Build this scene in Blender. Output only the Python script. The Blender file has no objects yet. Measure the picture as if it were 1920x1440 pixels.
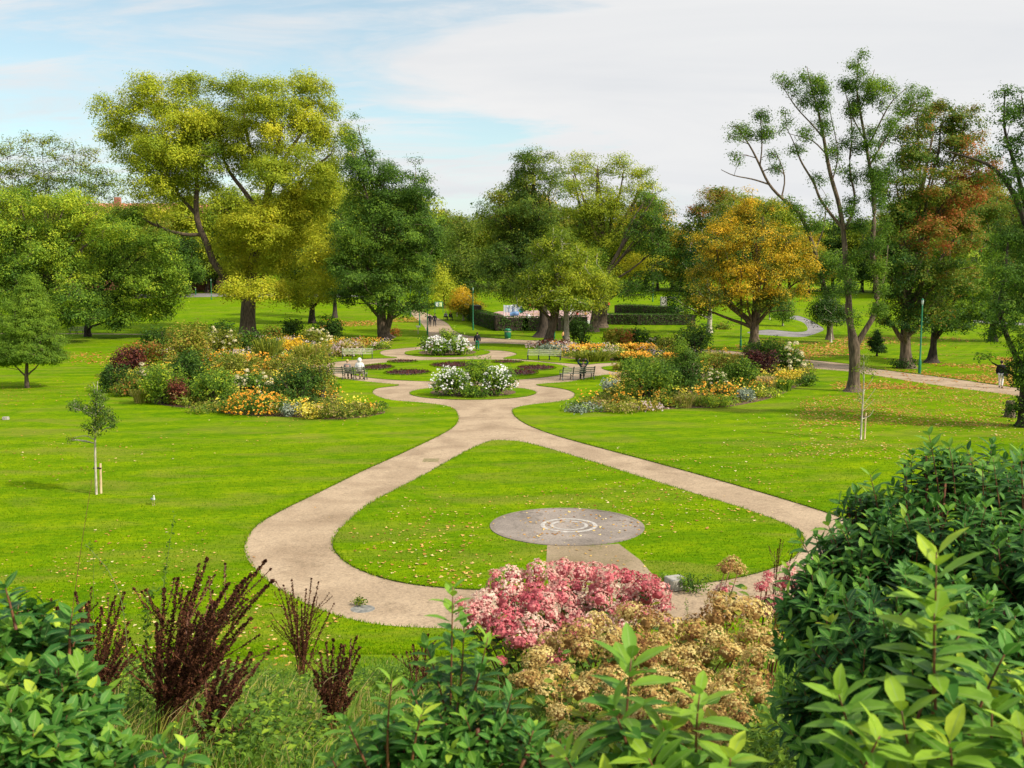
import bpy, math, random
import numpy as np
from mathutils import Vector, Matrix
from mathutils.geometry import delaunay_2d_cdt
R = np.random.default_rng(7)
random.seed(7)
scene = bpy.context.scene
COL = scene.collection
F, CX, CY, HZ, CAMZ = 1880.0, 960.0, 720.0, 525.0, 7.0
PITCH = math.atan((CY - HZ) / F)
cp, sp = math.cos(PITCH), math.sin(PITCH)

# ---------------------------------------------------------------- terrain
def hgt(X, Y):
    X = np.asarray(X, float); Y = np.asarray(Y, float)
    t = np.clip(Y - 110, 0, None)
    t1 = np.clip(t, 0, 190)
    z = 0.0135 * t1 + 0.0001 * t1 ** 2 + 0.055 * np.clip(t - 190, 0, 500)
    u = np.clip(19.5 - Y, 0, None)
    bank = np.where(u < 2, 0.08 * u ** 2, 0.32 * (u - 1))
    bank = np.minimum(bank, 5.35 - 0.4 * np.exp(-np.clip(bank - 4.0, 0, None)))
    bank = np.where(Y < 19.5, np.clip(bank, 0, 5.35), 0)
    bump = 0.05 * np.sin(X * 1.3 + Y * 0.7) * np.clip(u / 6, 0, 1)
    return z + bank + bump

def hgt1(X, Y):
    t = max(Y - 110, 0); t1 = min(t, 190)
    z = 0.0135 * t1 + 0.0001 * t1 * t1 + 0.055 * min(max(t - 190, 0), 500)
    if Y < 19.5:
        u = 19.5 - Y
        bk = 0.08 * u * u if u < 2 else 0.32 * (u - 1)
        bk = min(bk, 5.35 - 0.4 * math.exp(-max(bk - 4.0, 0))); bk = min(max(bk, 0), 5.35)
        z += bk + 0.05 * math.sin(X * 1.3 + Y * 0.7) * min(max(u / 6, 0), 1)
    return z

def ray(px, py):
    u, v = (px - CX) / F, (CY - py) / F
    return Vector((u, cp + v * sp, -sp + v * cp))

def at_depth(px, py, Y):
    d = ray(px, py)
    t = Y / d.y
    return Vector((d.x * t, Y, CAMZ + d.z * t))

def at(px, py):
    d = ray(px, py)
    Y = 2.0
    last = Y
    while Y < 900:
        t = Y / d.y
        if CAMZ + d.z * t <= hgt1(d.x * t, Y):
            a, b = last, Y
            for _ in range(20):
                m = (a + b) / 2; t = m / d.y
                if CAMZ + d.z * t <= hgt1(d.x * t, m): b = m
                else: a = m
            Y = (a + b) / 2; t = Y / d.y
            return Vector((d.x * t, Y, float(hgt(d.x * t, Y))))
        last = Y
        Y += 0.25 + Y * 0.01
    return at_depth(px, py, 900)

def at_many(px, py):
    px = np.asarray(px, float); py = np.asarray(py, float)
    u, v = (px - CX) / F, (CY - py) / F
    dx, dy, dz = u, cp + v * sp, -sp + v * cp
    Yg = [2.0]
    while Yg[-1] < 900: Yg.append(Yg[-1] + .25 + Yg[-1] * .008)
    res = np.full(len(px), 900.0); done = np.zeros(len(px), bool); pc = None; pY = None
    for Y in Yg:
        cl = CAMZ + dz / dy * Y - hgt(dx / dy * Y, np.full(len(px), Y))
        hit = (cl <= 0) & ~done
        if pc is not None and hit.any():
            f = pc[hit] / (pc[hit] - cl[hit] + 1e-9); res[hit] = pY + (Y - pY) * f
        elif hit.any(): res[hit] = Y
        done |= hit; pc, pY = cl, Y
        if done.all(): break
    X = dx / dy * res
    return np.column_stack([X, res, hgt(X, res)])

# ---------------------------------------------------------------- objects
def link(o, parent=None):
    COL.objects.link(o)
    if parent is not None: o.parent = parent
    return o

def tag(o, label=None, cat=None, group=None, kind=None):
    if label: o['label'] = label
    if cat: o['category'] = cat
    if group: o['group'] = group
    if kind: o['kind'] = kind
    return o

def empty(name, loc, label, cat, rz=0, group=None):
    o = bpy.data.objects.new(name, None)
    o.empty_display_size = 0.2
    o.location = loc; o.rotation_euler = (0, 0, rz)
    link(o)
    return tag(o, label, cat, group)

def copy_tree(o, parent=None):
    c = o.copy(); COL.objects.link(c)
    if parent is not None: c.parent = parent
    for ch in list(o.children): copy_tree(ch, c)
    return c

class MB:
    def __init__(s): s.v = []; s.n = 0; s.f = []; s.h = []; s.m = []
    def add(s, V, Fa, hue=0.5, mi=0):
        V = np.asarray(V, float).reshape(-1, 3); Fa = np.asarray(Fa, int)
        if Fa.ndim == 1: Fa = Fa[None, :]
        s.v.append(V); s.f.append(Fa + s.n); s.n += len(V)
        s.h.append(np.broadcast_to(np.asarray(hue, float), (len(Fa),)).copy())
        s.m.append(np.full(len(Fa), mi))
        return s
    def build(s, name, mats, parent=None, smooth=False, loc=None):
        me = bpy.data.meshes.new(name)
        V = np.concatenate(s.v) if s.v else np.zeros((0, 3))
        me.vertices.add(len(V)); me.vertices.foreach_set('co', V.astype(np.float32).ravel())
        loops = np.concatenate([f.ravel() for f in s.f])
        tot = np.concatenate([np.full(len(f), f.shape[1]) for f in s.f])
        st = np.concatenate([[0], np.cumsum(tot)[:-1]])
        me.loops.add(len(loops)); me.loops.foreach_set('vertex_index', loops.astype(np.int32))
        me.polygons.add(len(tot)); me.polygons.foreach_set('loop_start', st.astype(np.int32))
        if not isinstance(mats, (list, tuple)): mats = [mats]
        for m in mats: me.materials.append(m)
        me.polygons.foreach_set('material_index', np.concatenate(s.m).astype(np.int32))
        me.polygons.foreach_set('use_smooth', np.full(len(tot), bool(smooth)))
        a = me.attributes.new('hue', 'FLOAT', 'FACE')
        a.data.foreach_set('value', np.concatenate(s.h).astype(np.float32))
        me.update(calc_edges=True)
        o = bpy.data.objects.new(name, me)
        if loc is not None: o.location = loc
        return link(o, parent)
    # shapes
    def box(s, c, d, rz=0, rx=0, ry=0, mi=0, hue=.5, bev=0.0):
        c = np.array(c, float); x, y, z = [q / 2 for q in d]
        if bev > 0:
            b = min(bev, x * .9, y * .9, z * .9)
            P = []
            for (X, Y, Z) in ((x - b, y - b, z), (x, y - b, z - b), (x - b, y, z - b)):
                P.append((X, Y, Z))
            import itertools
            vs = []; idx = {}
            for sx in (-1, 1):
                for sy in (-1, 1):
                    for sz in (-1, 1):
                        for k, p in enumerate(P):
                            idx[(sx, sy, sz, k)] = len(vs); vs.append((p[0] * sx, p[1] * sy, p[2] * sz))
            fq = []; ft = []
            def q(*a): fq.append([idx[i] for i in a])
            for e in (-1, 1):
                q((-1, -1, e, 0), (1, -1, e, 0), (1, 1, e, 0), (-1, 1, e, 0))
                q((e, -1, -1, 1), (e, 1, -1, 1), (e, 1, 1, 1), (e, -1, 1, 1))
                q((-1, e, -1, 2), (1, e, -1, 2), (1, e, 1, 2), (-1, e, 1, 2))
            for a in (-1, 1):
                for b2 in (-1, 1):
                    q((-1, a, b2, 0), (1, a, b2, 0), (1, a, b2, 2), (-1, a, b2, 2))
                    q((a, -1, b2, 0), (a, 1, b2, 0), (a, 1, b2, 1), (a, -1, b2, 1))
                    q((a, b2, -1, 1), (a, b2, 1, 1), (a, b2, 1, 2), (a, b2, -1, 2))
                    for e in (-1, 1): ft.append([idx[(a, b2, e, k)] for k in range(3)])
            M = Matrix.Rotation(rz, 3, 'Z') @ Matrix.Rotation(ry, 3, 'Y') @ Matrix.Rotation(rx, 3, 'X')
            V = np.array(vs) @ np.array(M).T + c
            s.add(V, fq, hue, mi); n0 = s.n - len(V)
            s.f.append(np.array(ft) + n0); s.h.append(np.full(len(ft), hue)); s.m.append(np.full(len(ft), mi))
            return s
        V = np.array([(a * x, b * y, e * z) for a in (-1, 1) for b in (-1, 1) for e in (-1, 1)])
        M = Matrix.Rotation(rz, 3, 'Z') @ Matrix.Rotation(ry, 3, 'Y') @ Matrix.Rotation(rx, 3, 'X')
        V = V @ np.array(M).T + c
        return s.add(V, [[0, 1, 3, 2], [4, 6, 7, 5], [0, 4, 5, 1], [2, 3, 7, 6], [0, 2, 6, 4], [1, 5, 7, 3]], hue, mi)
    def tube(s, P, r, n=6, mi=0, hue=.5, cap=True):
        P = np.asarray(P, float); k = len(P)
        r = np.broadcast_to(np.asarray(r, float), (k,))
        T = np.gradient(P, axis=0) if k > 2 else np.repeat((P[1] - P[0])[None], k, 0)
        T /= np.linalg.norm(T, axis=1, keepdims=True) + 1e-9
        up = np.array([0, 0, 1.0]) if abs(T[0, 2]) < .9 else np.array([1.0, 0, 0])
        A = np.cross(T, up); A /= np.linalg.norm(A, axis=1, keepdims=True) + 1e-9
        B = np.cross(T, A)
        a = np.arange(n) * 2 * math.pi / n
        V = P[:, None, :] + r[:, None, None] * (np.cos(a)[None, :, None] * A[:, None] + np.sin(a)[None, :, None] * B[:, None])
        i = np.arange(k - 1)[:, None] * n; j = np.arange(n)[None]; j2 = (j + 1) % n
        Q = np.stack([i + j, i + j2, i + n + j2, i + n + j], -1).reshape(-1, 4)
        s.add(V.reshape(-1, 3), Q, hue, mi)
        if cap and n >= 3:
            b0 = s.n - k * n
            for base in (b0, b0 + (k - 1) * n):
                s.f.append((np.arange(n) + base)[None]); s.h.append(np.full(1, hue if np.ndim(hue) == 0 else .5)); s.m.append(np.full(1, mi))
        return s
    def cyl(s, a, b, r0, r1=None, n=12, mi=0, hue=.5):
        return s.tube([a, b], [r0, r0 if r1 is None else r1], n, mi, hue)
    def lathe(s, c, prof, n=16, mi=0, hue=.5):
        P = [(c[0], c[1], c[2] + z) for r, z in prof]; k = len(prof)
        a = np.arange(n) * 2 * math.pi / n
        r = np.array([q[0] for q in prof]); z = np.array([q[1] for q in prof])
        V = np.stack([c[0] + r[:, None] * np.cos(a), c[1] + r[:, None] * np.sin(a), np.repeat((c[2] + z)[:, None], n, 1)], -1)
        i = np.arange(k - 1)[:, None] * n; j = np.arange(n)[None]; j2 = (j + 1) % n
        Q = np.stack([i + j, i + j2, i + n + j2, i + n + j], -1).reshape(-1, 4)
        return s.add(V.reshape(-1, 3), Q, hue, mi)
    def ball(s, c, r, n=8, mi=0, hue=.5):
        r = np.broadcast_to(np.asarray(r, float), (3,))
        th = np.linspace(0.001, math.pi - .001, n // 2 + 2)
        a = np.arange(n) * 2 * math.pi / n
        V = np.stack([np.sin(th)[:, None] * np.cos(a), np.sin(th)[:, None] * np.sin(a), np.repeat(np.cos(th)[:, None], n, 1)], -1).reshape(-1, 3)
        k = len(th)
        i = np.arange(k - 1)[:, None] * n; j = np.arange(n)[None]; j2 = (j + 1) % n
        Q = np.stack([i + j, i + n + j, i + n + j2, i + j2], -1).reshape(-1, 4)
        return s.add(V * r + np.array(c), Q, hue, mi)

def unit(n):
    v = R.normal(size=(n, 3)); return v / (np.linalg.norm(v, axis=1, keepdims=True) + 1e-9)
def nrm(v): return v / (np.linalg.norm(v, axis=-1, keepdims=True) + 1e-9)

def add_leaves(mb, P, L, hue, nbias=None, bw=.8, asp=.5, mi=0, droop=0.25):
    """bent diamond leaves: P centres, L length"""
    n = len(P)
    L = np.broadcast_to(np.asarray(L, float), (n,)) * R.uniform(.7, 1.3, n)
    N = unit(n) * bw + (nbias if nbias is not None else np.array([0, 0, .6]))
    N = nrm(N)
    A = unit(n); A[:, 2] -= droop
    A = nrm(A - (A * N).sum(1, keepdims=True) * N)
    B = np.cross(N, A)
    W = L * asp * R.uniform(.75, 1.25, n)
    h = (L / 2)[:, None]; w = (W / 2)[:, None]; b = (L * .12)[:, None]
    V = np.stack([P + A * h, P + B * w + N * b, P - A * h, P - B * w + N * b], 1).reshape(-1, 3)
    Q = np.arange(4 * n).reshape(n, 4)
    mb.add(V, Q, np.clip(hue, 0, 1), mi)

# ---------------------------------------------------------------- materials
def newmat(name):
    m = bpy.data.materials.new(name); m.use_nodes = True
    nt = m.node_tree; nt.nodes.clear()
    out = nt.nodes.new('ShaderNodeOutputMaterial')
    return m, nt, out
def ramp(nt, cols):
    r = nt.nodes.new('ShaderNodeValToRGB'); e = r.color_ramp.elements
    cols = [(p, c) for p, c in cols]
    while len(e) < len(cols): e.new(.5)
    for i, (p, c) in enumerate(cols): e[i].position = p; e[i].color = (*c, 1)
    return r
def leafmat(name, cols, trans=.38, rough=.5, spec=.14, gain=1.0):
    cols = [(p, tuple(min(.88, q * gain) for q in c)) for p, c in cols]
    m, nt, out = newmat(name)
    at_ = nt.nodes.new('ShaderNodeAttribute'); at_.attribute_name = 'hue'
    r = ramp(nt, cols); nt.links.new(at_.outputs['Fac'], r.inputs[0])
    p = nt.nodes.new('ShaderNodeBsdfPrincipled'); p.inputs['Roughness'].default_value = rough
    p.inputs['Specular IOR Level'].default_value = spec
    nt.links.new(r.outputs[0], p.inputs['Base Color'])
    if trans > 0:
        t = nt.nodes.new('ShaderNodeBsdfTranslucent'); mx = nt.nodes.new('ShaderNodeMixShader'); mx.inputs[0].default_value = trans
        nt.links.new(r.outputs[0], t.inputs[0]); nt.links.new(p.outputs[0], mx.inputs[1]); nt.links.new(t.outputs[0], mx.inputs[2])
        nt.links.new(mx.outputs[0], out.inputs[0])
    else: nt.links.new(p.outputs[0], out.inputs[0])
    return m
def noisemat(name, c1, c2, scale=4, detail=6, rough=.8, bump=.2, stretch=(1, 1, 1), spec=.3, coord='Object', lo=.35, hi=.65, metal=0):
    m, nt, out = newmat(name)
    tc = nt.nodes.new('ShaderNodeTexCoord'); mp = nt.nodes.new('ShaderNodeMapping'); mp.inputs['Scale'].default_value = stretch
    nz = nt.nodes.new('ShaderNodeTexNoise'); nz.inputs['Scale'].default_value = scale; nz.inputs['Detail'].default_value = detail
    nt.links.new(tc.outputs[coord], mp.inputs[0]); nt.links.new(mp.outputs[0], nz.inputs[0])
    r = ramp(nt, [(lo, c1), (hi, c2)]); nt.links.new(nz.outputs[0], r.inputs[0])
    p = nt.nodes.new('ShaderNodeBsdfPrincipled'); p.inputs['Roughness'].default_value = rough
    p.inputs['Specular IOR Level'].default_value = spec; p.inputs['Metallic'].default_value = metal
    nt.links.new(r.outputs[0], p.inputs['Base Color'])
    if bump:
        b = nt.nodes.new('ShaderNodeBump'); b.inputs['Strength'].default_value = bump; b.inputs['Distance'].default_value = .02
        nt.links.new(nz.outputs[0], b.inputs['Height']); nt.links.new(b.outputs[0], p.inputs['Normal'])
    nt.links.new(p.outputs[0], out.inputs[0])
    return m

G_DK = (.012, .05, .008); G_MD = (.035, .115, .008); G_LT = (.10, .22, .012); G_YG = (.24, .28, .012)
M = {}
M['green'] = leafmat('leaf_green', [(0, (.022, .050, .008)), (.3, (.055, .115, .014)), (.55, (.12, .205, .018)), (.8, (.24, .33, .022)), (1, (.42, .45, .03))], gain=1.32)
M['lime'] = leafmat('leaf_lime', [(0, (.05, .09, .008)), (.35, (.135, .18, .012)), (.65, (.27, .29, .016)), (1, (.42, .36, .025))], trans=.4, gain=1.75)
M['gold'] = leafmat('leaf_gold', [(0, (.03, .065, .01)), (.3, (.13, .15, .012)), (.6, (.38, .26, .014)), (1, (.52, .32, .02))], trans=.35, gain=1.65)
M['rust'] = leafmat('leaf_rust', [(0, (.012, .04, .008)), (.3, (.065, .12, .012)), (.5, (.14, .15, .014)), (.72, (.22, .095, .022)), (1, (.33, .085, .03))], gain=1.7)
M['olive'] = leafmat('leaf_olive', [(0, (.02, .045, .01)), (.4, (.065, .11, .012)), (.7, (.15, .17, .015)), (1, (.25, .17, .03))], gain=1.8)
M['copper'] = leafmat('leaf_copper', [(0, (.02, .012, .012)), (.5, (.07, .02, .018)), (1, (.17, .05, .025))], trans=.25, gain=1.2)
M['silver'] = leafmat('leaf_silver', [(0, (.12, .17, .1)), (.5, (.28, .33, .24)), (1, (.5, .5, .42))], trans=.2)
M['straw'] = leafmat('leaf_straw', [(0, (.08, .12, .015)), (.4, (.22, .25, .02)), (.7, (.36, .32, .06)), (1, (.5, .36, .16))], gain=1.1)
M['orange_f'] = leafmat('petal_orange', [(0, (.55, .17, .01)), (.5, (.8, .38, .03)), (1, (.85, .55, .08))], trans=.3)
M['yellow_f'] = leafmat('petal_yellow', [(0, (.5, .42, .02)), (.5, (.75, .6, .05)), (1, (.85, .75, .2))], trans=.3)
M['white_f'] = leafmat('petal_white', [(0, (.6, .55, .5)), (.4, (.82, .8, .74)), (.8, (.85, .85, .83)), (1, (.75, .6, .66))], trans=.3)
M['cream_f'] = leafmat('petal_cream', [(0, (.5, .5, .22)), (.5, (.75, .7, .42)), (1, (.75, .55, .42))], trans=.3)
M['mauve_f'] = leafmat('petal_mauve', [(0, (.4, .25, .22)), (.5, (.55, .42, .38)), (1, (.62, .5, .5))], trans=.3)
M['pink_f'] = leafmat('petal_pink', [(0, (.45, .06, .09)), (.35, (.68, .18, .20)), (.65, (.78, .38, .33)), (1, (.84, .66, .52))], trans=.3, rough=.7, spec=.1)
M['tan_f'] = leafmat('petal_tan', [(0, (.12, .042, .02)), (.3, (.34, .17, .06)), (.6, (.58, .40, .12)), (1, (.74, .60, .24))], trans=.3, rough=.75, spec=.1)
M['bark'] = noisemat('bark_brown', (.05, .035, .022), (.17, .12, .08), 3, 8, .9, .8, (3, 3, .6))
M['bark_grey'] = noisemat('bark_grey', (.10, .085, .06), (.26, .22, .165), 3, 8, .9, .6, (3, 3, .6))
M['bark_dark'] = noisemat('bark_dark', (.02, .015, .012), (.07, .05, .035), 3, 8, .9, .8, (3, 3, .6))
M['bark_pale'] = noisemat('bark_pale', (.28, .24, .17), (.5, .45, .35), 6, 6, .8, .4, (2, 2, 1))
M['stake'] = noisemat('stake_wood', (.3, .22, .11), (.5, .38, .2), 6, 5, .8, .3, (3, 3, .4))
M['soil'] = noisemat('soil', (.03, .016, .014), (.10, .05, .04), 9, 8, .95, 1.0)
M['mulch'] = noisemat('mulch', (.05, .035, .02), (.2, .12, .06), 6, 8, .95, 1.0)
M['metal_green'] = noisemat('green_paint', (.005, .12, .05), (.01, .17, .07), 3, 3, .4, .03, spec=.5)
M['metal_black'] = noisemat('black_green_iron', (.012, .025, .02), (.03, .05, .04), 8, 3, .5, .1, spec=.5)
M['slat'] = noisemat('bench_timber', (.17, .16, .12), (.36, .33, .25), 6, 6, .8, .3, (.6, 6, 6))
M['slat_g'] = noisemat('bench_lichen_timber', (.20, .24, .12), (.45, .45, .27), 5, 6, .8, .3, (.6, 6, 6))
M['white'] = noisemat('white_paint', (.68, .68, .67), (.82, .82, .8), 3, 3, .5, .05)
M['stone'] = noisemat('grey_stone', (.22, .2, .17), (.45, .42, .36), 7, 8, .9, .6)
# ---------------------------------------------------------------- path network, traced as corner points and smoothed
def g2(pts):
    return [tuple(at(x, y))[:2] for x, y in pts]
def smooth_loop(P, sub=6, closed=True):
    P = [np.array(p) for p in P]; n = len(P); out = []
    for i in range(n if closed else n - 1):
        p0, p1, p2, p3 = [P[(i + k - 1) % n] if closed else P[min(max(i + k - 1, 0), n - 1)] for k in range(4)]
        d = np.linalg.norm(p2 - p1)
        m = max(1, min(sub, int(d / .35)))
        for k in range(m):
            t = k / m
            # centripetal-like safe catmull-rom
            a = .5 * (2 * p1 + (p2 - p0) * t + (2 * p0 - 5 * p1 + 4 * p2 - p3) * t * t + (-p0 + 3 * p1 - 3 * p2 + p3) * t ** 3)
            b = p1 * (1 - t) + p2 * t
            lim = d * .35
            e = a - b; L = np.linalg.norm(e)
            if L > lim: a = b + e * lim / L
            out.append(a)
    return out
def circ(cx, cy, rx, n=48, px_in=True):
    c = at(cx, cy); r = rx * c.y / F
    return c, r
# outer contour, clockwise from bottom left
O_px = [(960, 1182), (840, 1178), (720, 1172), (620, 1150), (530, 1108), (474, 1062), (458, 1024), (480, 985), (530, 955), (600, 921), (680, 882), (760, 846), (825, 815), (853, 797), (859, 780),
        (845, 763), (795, 755), (735, 750), (706, 742), (698, 734), (710, 727), (748, 721.5),
        (700, 716.5), (652, 711), (622, 704), (590, 698), (540, 695), (480, 694), (480, 687), (545, 686), (600, 682), (640, 677), (690, 672.5), (744, 670.3),
        (722, 667), (712, 662), (718, 657), (745, 653.5), (780, 650.5), (800, 647), (804, 638), (803, 629), (795, 612), (785, 602), (768, 588), (740, 579), (715, 573), (690, 569),
        (715, 567.5), (754, 574), (780, 581), (797, 586), (820, 596), (839, 606), (850, 618), (868, 627), (903, 632), (950, 635.5), (1050, 640.5), (1200, 648), (1340, 655.5), (1397, 660.5), (1497, 672), (1591, 682), (1642, 691), (1733, 702.5), (1808, 712.5), (1914, 727.5), (2100, 752),
        (2100, 775), (1909, 742.5), (1823, 731), (1733, 718.5), (1642, 704), (1591, 696.5), (1499, 687.5), (1394, 669), (1340, 663), (1200, 656), (1050, 650), (980, 645.5), (906, 643.5),
        (885, 650), (905, 655), (945, 657.5), (964, 661), (968, 665), (944, 671.8),
        (980, 673.5), (1030, 678.5), (1066, 681), (1096, 683.4), (1126, 680.8), (1180, 679), (1300, 677), (1300, 707), (1180, 705), (1152, 703), (1134, 702.5), (1105, 707.5), (1070, 715), (1006, 720.8),
        (1052, 728), (1072, 733.5), (1078, 740), (1062, 750), (991, 759), (964, 766), (963, 776), (984, 793), (1031, 812), (1100, 832), (1250, 872), (1400, 914), (1520, 950), (1600, 978), (1665, 1015), (1680, 1050), (1640, 1085), (1560, 1120), (1450, 1148), (1300, 1166), (1120, 1178)]
H_px = [(932, 825), (912, 829), (870, 848), (790, 893), (700, 940), (650, 980), (626, 1010), (630, 1034), (665, 1062), (740, 1088), (840, 1101), (940, 1105), (1080, 1106), (1230, 1101), (1380, 1082), (1470, 1055), (1502, 1025), (1496, 994), (1400, 955), (1250, 909), (1100, 862), (1000, 833), (960, 826)]
def ell(x0, x1, y0, y1, n=40):
    a, b = at((x0 + x1) / 2, y0), at((x0 + x1) / 2, y1)
    cy = (a.y + b.y) / 2; ry = abs(a.y - b.y) / 2
    cpt = at((x0 + x1) / 2, HZ + F * CAMZ / cy); rx = (x1 - x0) / 2 * cy / F
    return [(cpt.x + rx * math.cos(t), cy + ry * math.sin(t)) for t in [k * 2 * math.pi / n for k in range(n)]], (cpt.x, cy, rx, ry)
NEAR, nearE = ell(768, 1006, 723.5, 749)
BIG, bigE = ell(653, 1073, 673.5, 715, 80)
FAR, farE = ell(760, 919, 652.5, 669.5)
SIDE = g2([(1128, 689), (1142, 686), (1170, 684), (1250, 683), (1250, 699), (1170, 698), (1142, 695)])
loops = [smooth_loop(g2(O_px)), smooth_loop(g2(H_px)), NEAR, BIG, FAR, smooth_loop(SIDE)]
# ramp from disc to path is loose gravel; disc is its own slab
P3 = smooth_loop(g2([(1482, 592.5), (1497, 592), (1515, 598), (1533, 608), (1545, 617), (1533, 624), (1509, 631), (1476, 631), (1400, 624), (1440, 618), (1490, 622), (1512, 620), (1513, 612), (1503, 603), (1482, 597)]), 4)
P4 = g2([(250, 552), (420, 549), (640, 552), (700, 556), (640, 557.5), (420, 556), (250, 559)])
P5 = g2([(-200, 624), (130, 624.5), (300, 626), (300, 627.6), (130, 626.2), (-200, 626)])
P6 = g2([(1825, 600), (1870, 602), (1930, 606), (1930, 611), (1870, 607), (1825, 605)])
loops += [P3, P4, P5, P6]

def pip(P, loop):
    L = np.array(loop); x, y = P[:, 0], P[:, 1]; c = np.zeros(len(P), bool)
    j = len(L) - 1
    for i in range(len(L)):
        xi, yi = L[i]; xj, yj = L[j]
        if yi != yj:
            k = ((yi > y) != (yj > y)) & (x < (xj - xi) * (y - yi) / (yj - yi) + xi)
            c ^= k
        j = i
    return c
def in_path(P):
    c = np.zeros(len(P), bool)
    for l in loops: c ^= pip(P, l)
    return c

def make_ground():
    vs, es = [], []
    for l in loops:
        b = len(vs); n = len(l)
        vs += [Vector((float(p[0]), float(p[1]))) for p in l]
        es += [(b + i, b + (i + 1) % n) for i in range(n)]
    Y = -40.0
    rows = []
    while Y < 1300:
        rows.append(Y)
        Y += (.55 if 0 < Y < 24 else 1.6 if Y < 0 else 1.3 if Y < 70 else Y * .025)
    for ri, Y in enumerate(rows):
        half = max(45, Y * .95 + 20); step = max(.8 if 0 < Y < 24 else 2.0, abs(Y) * .025)
        xs = np.arange(-half, half + step, step) + (step / 2 if ri % 2 else 0)
        vs += [Vector((float(x), float(Y))) for x in xs]
    V, E, Fc, *_ = delaunay_2d_cdt(vs, es, [], 0, 1e-5)
    P = np.array([(v[0], v[1]) for v in V])
    T = np.array([f for f in Fc if len(f) == 3])
    # consistent up-facing
    a, b, c = P[T[:, 0]], P[T[:, 1]], P[T[:, 2]]
    ar = (b[:, 0] - a[:, 0]) * (c[:, 1] - a[:, 1]) - (b[:, 1] - a[:, 1]) * (c[:, 0] - a[:, 0])
    T[ar < 0] = T[ar < 0][:, ::-1]
    T = T[np.abs(ar) > 1e-7]
    cen = (P[T[:, 0]] + P[T[:, 1]] + P[T[:, 2]]) / 3
    ins = in_path(cen)
    Z = hgt(P[:, 0], P[:, 1])
    V3 = np.column_stack([P, Z])
    lawn = MB(); lawn.add(V3, T[~ins])
    low = V3.copy(); low[:, 2] -= .03
    tm = pip(cen, P3) | pip(cen, P6) | pip(cen, P4)
    path = MB(); path.add(low, T[ins & ~tm]); tar = MB(); tar.add(low, T[ins & tm])
    # turf edge
    cnt = {}
    for t in T[~ins]:
        for i in range(3):
            e = (t[i], t[(i + 1) % 3]); k = (min(e), max(e)); cnt.setdefault(k, []).append(e)
    ine = set()
    for t in T[ins]:
        for i in range(3):
            e = (t[i], t[(i + 1) % 3]); ine.add((min(e), max(e)))
    q = [v[0] for k, v in cnt.items() if len(v) == 1 and k in ine]
    Q = np.array([[e[0], e[0] + len(V3), e[1] + len(V3), e[1]] for e in q])
    edge = MB(); edge.add(np.vstack([V3, low - np.array([0, 0, .01])]), Q)
    return lawn, path, edge, tar

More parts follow.
